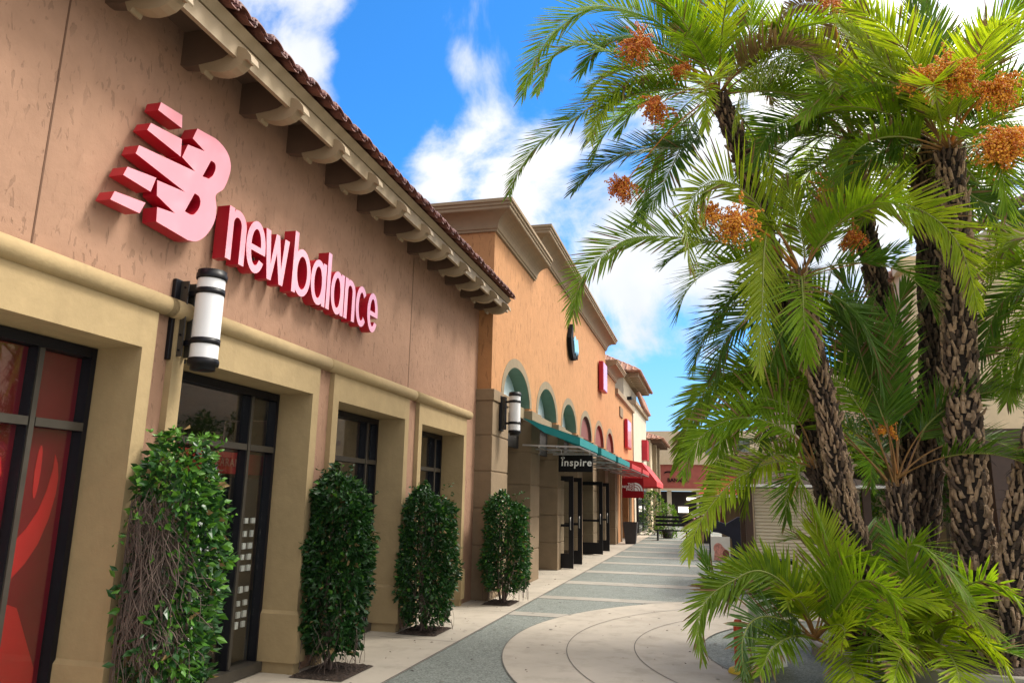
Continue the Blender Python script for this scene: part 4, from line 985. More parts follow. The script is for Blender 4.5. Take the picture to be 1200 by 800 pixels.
wallshrub('dense dark green wall shrub between the third and fourth shop windows', -3.44, 9.02, .36, .36, .12, 1.74, 8500, 3)
wallshrub('rounded dark green shrub in front of the grey corner pier', -3.18, 11.82, .37, .37, .20, 1.68, 8500, 4)
# small things half hidden at the planter edge
t = thing('barrier_post', 'orange red post with a yellow foot half hidden by the low palm fronds', 'post', (.22, 7.9, 0))
m = MB(); m.lathe(.22, 7.9, [(.045,.02),(.045,.46),(.03,.5)], 14); m.build('shaft', plain('orange_red_paint', (.58,.07,.025), .45), t)
m = MB(); m.lathe(.22, 7.9, [(.11,.017),(.10,.05),(.06,.07),(.05,.07)], 14); m.build('foot', plain('yellow_paint', (.7,.5,.05), .5), t)
t = thing('folding_sign', 'white folding board standing beside the orange red post', 'sign board', (.5, 8.3, 0))
m = MB(); m.obox((.42,8.15,.33), (.10,.12,0), (0.02,-.012,.33), (.008,-.006,0)); m.build('panel', M['white'], t)
m = MB(); m.obox((.56,8.32,.33), (.10,.12,0), (-.03,.02,.33), (.008,-.006,0)); m.build('panel', M['white'], t)

# ================================================================== PALM CLUMP IN ITS PLANTER
PC = (2.45, 9.2)
b = MB(); b.lathe(PC[0], PC[1], [(1.42,.0),(1.42,.13),(1.40,.145),(1.26,.145),(1.24,.13),(1.24,.1)], 64, smooth=False, cap=False)
pl = b.build('planter_kerb', M['concrete2']); tag(pl, 'low round concrete kerb round the foot of the palm clump', 'kerb')
b = MB(); n = 40; vs = [(PC[0], PC[1], .2)]; rsl = random.Random(2)
for j in range(1, 8):
    for i in range(n): a = 2*PI*i/n; q = 1.245*j/7; vs.append((PC[0]+q*math.cos(a), PC[1]+q*math.sin(a), .115 + (rsl.uniform(0,.05) if j < 7 else 0)))
fs = [(0, 1+i, 1+(i+1)%n) for i in range(n)]
for j in range(6):
    for i in range(n): fs.append((1+j*n+i, 1+(j+1)*n+i, 1+(j+1)*n+(i+1)%n, 1+j*n+(i+1)%n))
b.add(vs, fs); struct(b, 'planter_soil', M['soil'])

def catmull(P, n):
    P = [Vector(p) for p in P]; Q = [P[0]*2 - P[1]] + P + [P[-1]*2 - P[-2]]; out = []
    segs = len(P) - 1
    for i in range(n + 1):
        u = i/n*segs; k = min(int(u), segs - 1); t = u - k
        p0, p1, p2, p3 = Q[k], Q[k+1], Q[k+2], Q[k+3]
        out.append(.5*((2*p1) + (-p0+p2)*t + (2*p0-5*p1+4*p2-p3)*t*t + (-p0+3*p1-3*p2+p3)*t**3))
    # even spacing
    L = [0]
    for a, b_ in zip(out, out[1:]): L.append(L[-1] + (b_ - a).length)
    res = []; k = 0
    for i in range(n + 1):
        s = L[-1]*i/n
        while k < n - 1 and L[k+1] < s: k += 1
        d = L[k+1] - L[k]; t = 0 if d == 0 else (s - L[k])/d
        res.append(out[k].lerp(out[k+1], t))
    return res, L[-1]
def frond(parent, pts, r, mt='leaf', leaf=.46, dens=44, bare=.2, vee=.35, droop=.42, up0=None, wid=.0225, flop=0.0):
    """pts: spine points crown -> tip"""
    N = 40; sp, L = catmull(pts, N)
    leaf *= 1.3; m = MB()
    rad = [max(.0035, .017*(1 - i/N)**.8 + (.012 if i < 4 else 0)*(1 - i/4)) for i in range(N + 1)]
    m.tube(sp[:int(N*bare)+2], rad[:int(N*bare)+2], 6, 2, flat=.6); m.tube(sp[int(N*bare)+1:], rad[int(N*bare)+1:], 5, 1, flat=.8)
    U = Vector(up0) if up0 else Vector((0, 0, 1)); t0 = (sp[1] - sp[0]).normalized()
    if abs(U.dot(t0)) > .97: U = Vector((1, .3, 0))
    U = (U - t0*U.dot(t0)).normalized(); fr = []
    for i in range(N + 1):
        t = (sp[min(i+1, N)] - sp[max(i-1, 0)]).normalized(); U = (U - t*U.dot(t)).normalized(); fr.append((t, U.copy()))
    cnt = int(L*(1 - bare)*dens)
    for k in range(cnt):
        q = bare + (1 - bare)*(k + .5)/cnt
        u = q*N; i = min(int(u), N - 1); f = u - i; p = sp[i].lerp(sp[i+1], f); t, U_ = fr[i]; sd = t.cross(U_)
        g = (q - bare)/(1 - bare)
        ln = leaf*(math.sin(PI*(.16 + .72*g**.85)))**.7 * (1 - .28*g)
        for s in (-1, 1):
            j = r.uniform(-.10, .10); ang = R(54 - 38*g**1.3) + j        # angle from the spine
            if r.random() < .03: continue
            v = vee + r.gauss(0, .13) + (.25 if k % 3 == 0 else 0)
            d = t*math.cos(ang) + (sd*s*math.cos(v) + U_*math.sin(v))*math.sin(ang); d.normalize()
            l = ln*r.uniform(.80, 1.10)*(.55 if r.random() < .03 else 1); w = wid*(.75 + .35*math.sin(PI*min(1, g+.2)))
            fl = flop + r.uniform(.0, .25)
            pr = [(0, .35), (.22, 1.0), (.55, .95), (.82, .6), (1.0, .02)]; rows = []
            nrm = (U_ - d*U_.dot(d)); nrm = nrm.normalized() if nrm.length > 1e-3 else sd
            pos_ = Vector(p); dd = d.copy(); last = 0
            for (a, ww) in pr:
                step = (a - last)*l; last = a
                dd = (dd + Vector((0, 0, -1))*droop*fl*step/l*1.6).normalized(); pos_ = pos_ + dd*step
                e = dd.cross(nrm); e = e.normalized() if e.length > 1e-4 else sd
                n2 = e.cross(dd)
                rows.append((pos_ - e*w*ww/2 - n2*w*ww*.22*-1, pos_, pos_ + e*w*ww/2 + n2*w*ww*.22))
            vs = [x for rw in rows for x in rw]; fs = []
            for a in range(4): fs += [(3*a, 3*a+1, 3*a+4, 3*a+3), (3*a+1, 3*a+2, 3*a+5, 3*a+4)]
            rd = r.random()
            if rd < .035: m.add(vs, fs, 3)
            elif rd < .14: m.add(vs[:9], fs[:4], 0); m.add(vs[6:], [[i - 6 for i in f] for f in fs[4:]], 3)
            else: m.add(vs, fs, 0)
    return m.build('frond', [M[mt], M['rachis'], M['petiole'], M['leaf_dead']], parent)
def auto_pts(c, az, el, L, bend, r, n=9):
    p = Vector(c); P = [p.copy()]; e = el; a = az; curl = r.uniform(-.12, .12)
    for i in range(n):
        s = L/n; e -= bend/n*(.5 + 1.1*i/n); a += curl/n*2
        p = p + Vector((math.cos(a)*math.cos(e), math.sin(a)*math.cos(e), math.sin(e)))*s; P.append(p.copy())
    return P
def trunk(parent, pts, r0, r1, seed, dark=.5):
    r = random.Random(seed); N = 44; sp, L = catmull(pts, N); m = MB()
    for i in range(N): pass
    rad = [(r0 + (r1 - r0)*i/N)*.82*(1 + .04*math.sin(i*1.7)) for i in range(N + 1)]
    m.tube(sp, rad, 18, 0)
    cnt = int(L/.0058); ga = 2.39996
    for k in range(cnt):
        q = (k + .5)/cnt; u = q*N; i = min(int(u), N - 1); p = sp[i].lerp(sp[i+1], u - i); t = (sp[i+1] - sp[i]).normalized()
        x = t.cross(Vector((.3, .9, .1))).normalized(); y = t.cross(x); a = k*ga + r.uniform(-.2, .2)
        o = x*math.cos(a) + y*math.sin(a); tan = t.cross(o); rr = r0 + (r1 - r0)*q
        ln = r.uniform(.07, .16); w = rr*r.uniform(.22, .38); tilt = r.uniform(.10, .38) if r.random() < .85 else r.uniform(.4, .75)
        tn = (tan*r.uniform(-.28, .28) + t*math.cos(tilt) + o*math.sin(tilt)).normalized(); no = (o - tn*o.dot(tn)).normalized(); sd = tn.cross(no)
        b0 = p + o*rr*.78; w2 = w*r.uniform(.45, .8); th = r.uniform(.014, .026)
        vs = []
        for (s, ww, h) in ((0, w, th), (.45, (w + w2)/2, th*1.25), (1, w2, th*.6)):
            c_ = b0 + tn*ln*s + no*.012*math.sin(s*3)
            vs += [c_ - sd*ww/2, c_ - sd*ww*.22 + no*h, c_ + sd*ww*.22 + no*h, c_ + sd*ww/2, c_ - no*h*.5]
        fs = []
        for a_ in range(2):
            for b_ in range(5): fs.append((a_*5+b_, a_*5+(b_+1)%5, a_*5+5+(b_+1)%5, a_*5+5+b_))
        fs.append((10, 11, 12, 13, 14))
        m.add(vs, fs, 1 if r.random() > dark else 2)
        if r.random() < .55:        # loose fibre hanging off the boot
            f0 = b0 + tn*ln*r.random() + no*.01; v = (no*r.uniform(.2, 1) + tan*r.gauss(0, .6) + t*r.uniform(-.8, .6)).normalized()*r.uniform(.04, .13)
            m.tube([f0, f0 + v*.6, f0 + v - t*.03], [.0035, .0025, .001], 3, 0, cap=False)
    return m.build('trunk', [M['bark'], M['boot'], M['boot2']], parent)
ICO = None
def berries(m, p, rad, r, mi):
    global ICO
    if ICO is None:
        bm = bmesh.new(); bmesh.ops.create_icosphere(bm, subdivisions=1, radius=1); bm.verts.index_update()
        ICO = ([v.co.copy() for v in bm.verts], [[v.index for v in f.verts] for f in bm.faces]); bm.free()
    m.add([p + v*rad for v in ICO[0]], ICO[1], mi, True)
def fruit(parent, base, c, rad, r, mat='fruit', n=46, up=False):
    """stalk from the crown to the cluster, strands with berries"""
    m = MB(); base, c = Vector(base), Vector(c); mid = (base + c)/2 + Vector((0, 0, .12))
    st_, L = catmull([base, mid, c], 10); m.tube(st_, [.022 - .009*i/10 for i in range(11)], 6, 1, flat=.5)
    d0 = (st_[-1] - st_[-3]).normalized()
    for k in range(n):
        d = (d0*.7 + Vector((r.gauss(0,1), r.gauss(0,1), r.gauss(0,.8))).normalized()).normalized(); p = c + d*.02; l = rad*r.uniform(.7, 1.25); q = [p]
        ns = 7
        for i in range(ns):
            d = (d + Vector((r.gauss(0,.2), r.gauss(0,.2), (-.16 if not up else .03) + r.gauss(0,.1)))).normalized(); p = p + d*l/ns; q.append(p)
        m.tube(q, .0032, 3, 1, cap=False)
        for i in range(1, ns + 1):
            for j in range(3 if i > 1 else 1): berries(m, q[i] + Vector((r.gauss(0,.011), r.gauss(0,.011), r.gauss(0,.011))), r.uniform(.007, .0125), r, 0 if r.random() < .72 else 2)
    return m.build('fruit_cluster', [M[mat], M['fruitstalk'], M['fruit_d'] if mat == 'fruit' else M['fruit']], parent)
PALMS = [{
 'label': 'slim palm leaning left with its crown half way up, in front of the clump', 'seed': 11, 'base': (1.691, 8.7, 0.182), 'crown': (1.086, 8.6, 4.119), 'trunk': [(1.694, 8.75, 0.092), (1.572, 8.7, 0.505), (1.451, 8.6, 1.184), (1.375, 8.6, 1.616), (1.245, 8.6, 2.704), (1.148, 8.6, 3.374), (1.092, 8.6, 3.918), (1.086, 8.6, 4.119)], 'r': (0.13, 0.09), 'dark': 0.35, 'keys': [([(1.102, 8.6, 4.088), (0.969, 8.438, 4.428), (0.744, 8.275, 4.711), (0.564, 8.112, 4.925), (0.337, 7.95, 5.059), (0.126, 7.787, 5.008), (-0.059, 7.625, 4.779), (-0.127, 7.463, 4.433), (-0.113, 7.3, 3.917)], {'mt': 'leaf_y', 'leaf': 0.5, 'vee': 0.5, 'dens': 40, 'up0': (0, -0.75, 0.66)}), ([(1.084, 8.6, 4.089), (0.911, 8.433, 4.532), (0.771, 8.267, 4.705), (0.677, 8.1, 4.333), (0.622, 7.933, 3.806), (0.572, 7.767, 3.353), (0.523, 7.6, 2.909)], {'mt': 'leaf_y', 'leaf': 0.4, 'up0': (-1, -0.3, 0.2), 'bare': 0.22, 'vee': 0.12}), ([(1.102, 8.6, 4.088), (1.246, 8.475, 4.472), (1.47, 8.35, 4.76), (1.713, 8.225, 4.818), (1.937, 8.1, 4.766), (2.254, 7.975, 4.555), (2.466, 7.85, 4.191), (2.515, 7.725, 3.77), (2.495, 7.6, 3.441)], {'mt': 'leaf_y', 'leaf': 0.42, 'vee': 0.3, 'dens': 40, 'up0': (0, -0.75, 0.66)}), ([(1.065, 8.6, 4.07), (0.739, 8.467, 4.353), (0.368, 8.333, 4.456), (0.088, 8.2, 4.481), (-0.376, 8.067, 4.529), (-0.774, 7.933, 4.481), (-0.998, 7.8, 4.291), (-1.216, 7.667, 4.046), (-1.297, 7.533, 3.781), (-1.319, 7.4, 3.467)], {'mt': 'leaf', 'leaf': 0.46, 'vee': 0.3, 'dens': 36, 'bare': 0.22, 'up0': (0, -0.75, 0.66)}), ([(1.102, 8.6, 4.088), (1.321, 8.52, 4.151), (1.53, 8.44, 4.172), (1.818, 8.36, 4.195), (1.973, 8.28, 4.245), (2.1, 8.2, 4.294)], {'mt': 'leaf_d', 'leaf': 0.22, 'bare': 0.55, 'dens': 50, 'up0': (0, -0.75, 0.66), 'vee': 0.12}), ([(1.085, 8.6, 4.109), (1.14, 8.55, 4.353), (1.106, 8.5, 4.644), (1.045, 8.45, 4.939), (0.981, 8.4, 5.184)], {'mt': 'leaf_y', 'leaf': 0.34, 'up0': (0, -0.75, 0.66), 'vee': 0.12}), ([(1.103, 8.6, 4.108), (1.22, 8.675, 4.389), (1.394, 8.75, 4.797), (1.533, 8.825, 5.317), (1.645, 8.9, 5.834)], {'mt': 'leaf', 'leaf': 0.34, 'up0': (0, -0.75, 0.66), 'vee': 0.12}), ([(1.083, 8.6, 4.069), (0.771, 8.6, 3.885), (0.482, 8.6, 3.678), (0.238, 8.6, 3.427), (0.109, 8.6, 3.015)], {'mt': 'leaf_d', 'leaf': 0.42, 'up0': (0, -0.75, 0.66), 'vee': 0.12}), ([(1.083, 8.6, 4.069), (0.953, 8.7, 3.701), (0.751, 8.8, 3.23), (0.668, 8.9, 2.753), (0.632, 9.0, 2.273)], {'mt': 'leaf_d', 'leaf': 0.42, 'up0': (0, -0.75, 0.66), 'vee': 0.12}), ([(1.102, 8.6, 4.088), (1.416, 8.675, 3.921), (1.678, 8.75, 3.68), (1.838, 8.825, 3.298), (1.903, 8.9, 2.828)], {'mt': 'leaf_d', 'leaf': 0.45, 'up0': (0, -0.75, 0.66), 'vee': 0.12})], 'auto': 8, 'az': (0, 6.28), 'el': (-0.3, 1.1), 'L': 1.75, 'bend': 1.6, 'mats': ['leaf_d', 'leaf'], 'fruit': [((0.426, 7.8, 4.555), 0.27, 'fruit', 80), ((0.143, 8.0, 4.735), 0.2, 'fruit', 40)]}, {
 'label': 'tallest palm of the clump, its crown reaching farthest left over the walk', 'seed': 21, 'base': (1.756, 9.9, 0.163), 'crown': (0.309, 9.4, 6.953), 'trunk': [(1.924, 9.9, -0.013), (1.642, 9.9, 1.121), (1.368, 9.9, 2.026), (1.141, 9.8, 2.863), (1.009, 9.8, 3.744), (0.844, 9.6, 4.836), (0.599, 9.5, 6.004), (0.309, 9.4, 6.953)], 'r': (0.15, 0.1), 'dark': 0.75, 'keys': [([(0.309, 9.4, 6.953), (0.184, 9.286, 7.181), (-0.079, 9.171, 7.556), (-0.492, 9.057, 7.971), (-1.205, 8.943, 8.233), (-1.718, 8.829, 7.947), (-2.034, 8.714, 7.465), (-2.21, 8.6, 6.826)], {'mt': 'leaf', 'leaf': 0.5, 'vee': 0.3, 'up0': (0, -0.75, 0.66)}), ([(0.307, 9.4, 6.915), (0.071, 9.25, 7.112), (-0.362, 9.1, 7.335), (-1.004, 8.95, 7.501), (-1.454, 8.8, 7.6), (-1.82, 8.65, 7.367), (-1.99, 8.5, 6.789)], {'mt': 'leaf', 'leaf': 0.42, 'vee': 0.25, 'up0': (0, -0.75, 0.66)}), ([(0.306, 9.4, 6.878), (0.066, 9.25, 6.949), (-0.259, 9.1, 7.018), (-0.706, 8.95, 7.015), (-1.128, 8.8, 6.798), (-1.387, 8.65, 6.515), (-1.903, 8.5, 6.091), (-2.174, 8.35, 5.639), (-2.249, 8.2, 5.261)], {'mt': 'leaf', 'leaf': 0.42, 'vee': 0.25, 'dens': 38, 'up0': (0, -0.75, 0.66)}), ([(0.307, 9.4, 6.915), (0.016, 9.229, 7.107), (-0.254, 9.057, 7.129), (-0.577, 8.886, 7.071), (-0.817, 8.714, 6.927), (-1.041, 8.543, 6.639), (-1.182, 8.371, 6.233), (-1.243, 8.2, 5.865)], {'mt': 'leaf_y', 'leaf': 0.42, 'vee': 0.3, 'up0': (0, -0.75, 0.66)}), ([(0.338, 9.4, 6.848), (0.103, 9.314, 6.457), (-0.124, 9.229, 6.17), (-0.45, 9.143, 6.14), (-0.732, 9.057, 6.105), (-1.226, 8.971, 5.911), (-1.427, 8.886, 5.712), (-1.558, 8.8, 5.498)], {'mt': 'leaf_g', 'leaf': 0.42, 'vee': 0.3, 'up0': (0, -0.75, 0.66)}), ([(0.309, 9.4, 6.953), (0.361, 9.35, 7.45), (0.269, 9.3, 7.95), (0.113, 9.25, 8.335), (-0.101, 9.2, 8.738)], {'mt': 'leaf', 'leaf': 0.5, 'up0': (0, -0.75, 0.66), 'vee': 0.12}), ([(0.309, 9.4, 6.953), (0.031, 9.25, 7.564), (-0.12, 9.1, 8.005), (-0.442, 8.95, 8.343), (-0.825, 8.8, 8.496)], {'mt': 'leaf', 'leaf': 0.5, 'up0': (0, -0.75, 0.66), 'vee': 0.12}), ([(0.309, 9.4, 6.953), (0.608, 9.267, 7.361), (0.75, 9.133, 7.757), (0.741, 9.0, 8.171)], {'mt': 'leaf', 'leaf': 0.48, 'up0': (0, -0.75, 0.66), 'vee': 0.12}), ([(0.308, 9.4, 6.928), (-0.033, 9.3, 7.348), (-0.472, 9.2, 7.738), (-0.866, 9.1, 7.838), (-1.205, 9.0, 7.693), (-1.483, 8.9, 7.245)], {'mt': 'leaf_d', 'leaf': 0.46, 'up0': (0, -0.75, 0.66), 'vee': 0.12}), ([(0.305, 9.4, 6.853), (-0.061, 9.3, 6.469), (-0.293, 9.2, 5.957), (-0.518, 9.1, 5.458), (-0.788, 9.0, 5.068)], {'mt': 'leaf_d', 'leaf': 0.42, 'up0': (0, -0.75, 0.66), 'vee': 0.12}), ([(0.305, 9.4, 6.853), (0.563, 9.3, 7.074), (0.989, 9.2, 7.164), (1.432, 9.1, 6.954), (1.736, 9.0, 6.5)], {'mt': 'leaf', 'leaf': 0.46, 'up0': (0, -0.75, 0.66), 'vee': 0.12})], 'auto': 19, 'az': (0, 6.28), 'el': (-0.2, 1.3), 'L': 2.1, 'bend': 1.5, 'dead': 1, 'mats': ['leaf', 'leaf', 'leaf_d', 'leaf_y'], 'fruit': [((-0.65, 8.5, 7.28), 0.27, 'fruit_d', 90), ((-0.435, 8.5, 6.418), 0.24, 'fruit_d', 70), ((-0.88, 8.7, 5.517), 0.22, 'fruit_d', 60), ((-0.138, 8.8, 7.054), 0.16, 'fruit_d', 24)]}, {
 'label': 'middle palm at the back of the clump with a rust fruit cluster under its crown', 'seed': 31, 'base': (2.231, 10.2, 0.144), 'crown': (2.042, 10.1, 6.448), 'trunk': [(2.398, 10.2, -0.036), (2.381, 10.2, 1.129), (2.372, 10.2, 2.361), (2.334, 10.2, 3.668), (2.205, 10.2, 4.591), (2.124, 10.2, 5.311), (2.055, 10.1, 5.886), (2.042, 10.1, 6.448)], 'r': (0.16, 0.11), 'dark': 0.6, 'keys': [([(2.064, 10.1, 6.446), (1.952, 9.825, 7.005), (1.768, 9.55, 7.244), (1.474, 9.275, 7.288), (1.181, 9.0, 7.181), (0.894, 8.725, 6.977), (0.663, 8.45, 6.666), (0.506, 8.175, 6.224), (0.39, 7.9, 5.684)], {'mt': 'leaf_y', 'leaf': 0.46, 'vee': 0.35, 'dens': 40, 'bare': 0.15, 'up0': (0, -0.75, 0.66)}), ([(2.042, 10.1, 6.448), (1.771, 9.84, 6.659), (1.469, 9.58, 6.618), (1.17, 9.32, 6.454), (0.874, 9.06, 6.139), (0.631, 8.8, 5.616)], {'mt': 'leaf_d', 'leaf': 0.44, 'up0': (0, -0.75, 0.66), 'vee': 0.12}), ([(2.042, 10.1, 6.448), (1.844, 9.9, 6.062), (1.625, 9.7, 5.572), (1.464, 9.5, 5.075), (1.357, 9.3, 4.586)], {'mt': 'leaf_d', 'leaf': 0.44, 'up0': (0, -0.75, 0.66), 'vee': 0.12}), ([(2.042, 10.1, 6.448), (2.141, 9.975, 7.067), (2.257, 9.85, 7.487), (2.214, 9.725, 7.927), (1.952, 9.6, 8.273)], {'mt': 'leaf', 'leaf': 0.46, 'up0': (0, -0.75, 0.66), 'vee': 0.12}), ([(2.042, 10.1, 6.448), (1.811, 9.875, 7.181), (1.439, 9.65, 7.74), (0.995, 9.425, 7.983), (0.542, 9.2, 7.901)], {'mt': 'leaf_y', 'leaf': 0.46, 'up0': (0, -0.75, 0.66), 'vee': 0.12}), ([(2.042, 10.1, 6.448), (2.078, 9.84, 7.251), (1.869, 9.58, 7.883), (1.581, 9.32, 8.069), (1.226, 9.06, 7.879), (0.977, 8.8, 7.491)], {'mt': 'leaf_dead', 'leaf': 0.36, 'up0': (0, -0.75, 0.66), 'vee': 0.12})], 'auto': 18, 'az': (0, 6.28), 'el': (-0.1, 1.3), 'L': 2.0, 'bend': 1.7, 'mats': ['leaf', 'leaf_y', 'leaf_d', 'leaf_y'], 'fruit': [((1.585, 8.9, 5.236), 0.3, 'fruit_d', 90), ((1.752, 9.0, 4.724), 0.2, 'fruit_d', 40), ((1.727, 9.0, 7.812), 0.2, 'fruit_d', 24)]}, {
 'label': 'thickest palm of the clump, on the right with big bright orange fruit clusters', 'seed': 41, 'base': (2.67, 8.9, 0.129), 'crown': (2.821, 8.9, 5.617), 'trunk': [(2.652, 8.95, -0.042), (2.636, 8.9, 0.7), (2.643, 8.9, 1.552), (2.667, 8.9, 2.445), (2.709, 8.9, 3.379), (2.768, 8.9, 4.157), (2.801, 8.9, 4.864), (2.821, 8.9, 5.617)], 'r': (0.205, 0.135), 'dark': 0.35, 'keys': [([(2.821, 8.9, 5.617), (2.706, 8.775, 6.082), (2.652, 8.65, 6.616), (2.547, 8.525, 6.993), (2.443, 8.4, 7.367)], {'mt': 'leaf_d', 'leaf': 0.48, 'up0': (0, -0.75, 0.66), 'vee': 0.12}), ([(2.84, 8.9, 5.636), (2.947, 8.775, 6.105), (3.187, 8.65, 6.701), (3.434, 8.525, 6.991), (3.619, 8.4, 7.162)], {'mt': 'leaf', 'leaf': 0.48, 'up0': (0, -0.75, 0.66), 'vee': 0.12}), ([(2.803, 8.9, 5.619), (2.584, 8.78, 5.992), (2.307, 8.66, 6.341), (1.853, 8.54, 6.42), (1.446, 8.42, 6.262), (1.179, 8.3, 5.906)], {'mt': 'leaf', 'leaf': 0.46, 'up0': (0, -0.75, 0.66), 'vee': 0.12}), ([(2.838, 8.9, 5.615), (3.166, 8.8, 6.038), (3.457, 8.7, 6.263), (3.749, 8.6, 6.216)], {'mt': 'leaf_d', 'leaf': 0.48, 'up0': (0, -0.75, 0.66), 'vee': 0.12}), ([(2.801, 8.9, 5.598), (2.517, 8.8, 5.687), (2.222, 8.7, 5.649), (1.872, 8.6, 5.448), (1.621, 8.5, 5.063)], {'mt': 'leaf_d', 'leaf': 0.46, 'up0': (0, -0.75, 0.66), 'vee': 0.12}), ([(2.821, 8.9, 5.617), (2.886, 9.0, 6.405), (2.89, 9.1, 7.153), (2.853, 9.2, 7.825)], {'mt': 'leaf', 'leaf': 0.46, 'up0': (0, -0.75, 0.66), 'vee': 0.12}), ([(2.821, 8.9, 5.617), (2.428, 8.6, 6.236), (1.954, 8.3, 6.661), (1.604, 8.0, 6.84)], {'mt': 'leaf_y', 'leaf': 0.46, 'up0': (0, -0.75, 0.66), 'vee': 0.12}), ([(2.836, 8.9, 5.594), (2.976, 9.025, 5.212), (3.175, 9.15, 5.078), (3.404, 9.275, 5.034), (3.76, 9.4, 4.852)], {'mt': 'leaf_d', 'leaf': 0.34, 'up0': (0, -0.75, 0.66), 'vee': 0.12}), ([(2.821, 8.9, 5.617), (2.188, 8.6, 6.597), (1.898, 8.3, 7.109), (1.869, 8.0, 7.446)], {'mt': 'leaf_y', 'leaf': 0.46, 'up0': (0, -0.75, 0.66), 'vee': 0.12})], 'auto': 21, 'az': (0, 6.28), 'el': (-0.1, 1.35), 'L': 2.1, 'bend': 1.5, 'mats': ['leaf', 'leaf_y', 'leaf', 'leaf_y'], 'fruit': [((2.585, 7.9, 6.028), 0.28, 'fruit', 120), ((2.824, 7.5, 5.052), 0.28, 'fruit', 140), ((3.019, 8.0, 5.86), 0.24, 'fruit', 70), ((2.341, 8.1, 6.112), 0.18, 'fruit', 40)]}, {
 'label': 'dark trunked palm directly behind the thickest one', 'seed': 51, 'base': (2.249, 9.9, -0.175), 'crown': (2.881, 10.0, 6.486), 'trunk': [(2.241, 9.9, -0.267), (2.314, 9.9, 0.569), (2.455, 9.9, 1.537), (2.6, 9.9, 2.542), (2.733, 9.9, 3.59), (2.795, 9.9, 4.687), (2.847, 10.0, 5.645), (2.881, 10.0, 6.486)], 'r': (0.17, 0.14), 'dark': 0.9, 'keys': [], 'auto': 10, 'az': (-0.8, 4.2), 'el': (-0.3, 1.2), 'L': 1.9, 'bend': 1.6, 'mats': ['leaf_d', 'leaf_d', 'leaf'], 'fruit': []}, {
 'label': 'short palm in the middle of the clump with orange brown stalk bases fanning out', 'seed': 61, 'base': (1.956, 9.0, -0.103), 'crown': (2.038, 9.2, 1.908), 'trunk': [(1.981, 9.0, -0.183), (1.998, 9.1, 0.302), (1.993, 9.1, 0.821), (2.018, 9.2, 1.352), (2.031, 9.2, 1.814)], 'r': (0.145, 0.11), 'dark': 0.45, 'keys': [([(2.009, 9.2, 1.767), (1.901, 9.143, 2.187), (1.743, 9.086, 2.566), (1.493, 9.029, 2.953), (1.178, 8.971, 3.129), (0.755, 8.914, 3.151), (0.432, 8.857, 2.949), (0.295, 8.8, 2.452)], {'mt': 'leaf', 'leaf': 0.4, 'bare': 0.3, 'up0': (0, -0.75, 0.66), 'vee': 0.12}), ([(2.012, 9.2, 1.795), (1.986, 9.225, 2.481), (1.948, 9.25, 3.077), (1.809, 9.275, 3.595), (1.555, 9.3, 3.927)], {'mt': 'leaf_d', 'leaf': 0.48, 'bare': 0.3, 'up0': (0, -0.75, 0.66), 'vee': 0.12}), ([(2.029, 9.2, 1.795), (2.08, 9.25, 2.483), (2.103, 9.3, 3.182), (2.21, 9.35, 3.803), (2.396, 9.4, 4.227)], {'mt': 'leaf_d', 'leaf': 0.42, 'bare': 0.3, 'up0': (0, -0.75, 0.66), 'vee': 0.12}), ([(2.044, 9.2, 1.767), (2.301, 9.325, 2.295), (2.588, 9.45, 2.695), (3.089, 9.575, 2.952), (3.465, 9.7, 2.813)], {'mt': 'leaf_d', 'leaf': 0.42, 'bare': 0.3, 'up0': (0, -0.75, 0.66), 'vee': 0.12}), ([(2.009, 9.2, 1.767), (1.767, 9.171, 2.093), (1.471, 9.143, 2.38), (1.126, 9.114, 2.773), (0.669, 9.086, 3.081), (0.177, 9.057, 2.934), (-0.203, 9.029, 2.478), (-0.332, 9.0, 2.075)], {'mt': 'leaf', 'leaf': 0.45, 'bare': 0.25, 'up0': (0, -0.75, 0.66), 'vee': 0.12}), ([(2.009, 9.2, 1.767), (1.67, 9.086, 2.183), (1.239, 8.971, 2.655), (0.704, 8.857, 3.142), (0.244, 8.743, 3.065), (-0.079, 8.629, 2.758), (-0.23, 8.514, 2.371), (-0.32, 8.4, 1.997)], {'mt': 'leaf', 'leaf': 0.42, 'bare': 0.3, 'up0': (0, -0.75, 0.66), 'vee': 0.12}), ([(2.009, 9.2, 1.767), (1.854, 9.233, 2.483), (1.685, 9.267, 3.187), (1.364, 9.3, 3.936), (0.848, 9.333, 4.299), (0.386, 9.367, 4.168), (0.142, 9.4, 3.745)], {'mt': 'leaf_d', 'leaf': 0.46, 'bare': 0.3, 'up0': (0, -0.75, 0.66), 'vee': 0.12}), ([(2.009, 9.2, 1.767), (2.0, 9.16, 2.283), (1.824, 9.12, 2.959), (1.719, 9.08, 3.454), (1.703, 9.04, 3.955), (1.58, 9.0, 4.262)], {'mt': 'leaf_d', 'leaf': 0.48, 'bare': 0.3, 'up0': (0, -0.75, 0.66), 'vee': 0.12})], 'auto': 6, 'az': (-1.2, 2.6), 'el': (0.6, 1.35), 'L': 2.0, 'bend': 1.6, 'mats': ['leaf_d', 'leaf_d'], 'bare': 0.3, 'fruit': [((1.998, 9.3, 2.44), 0.12, 'fruit', 16)]}, {
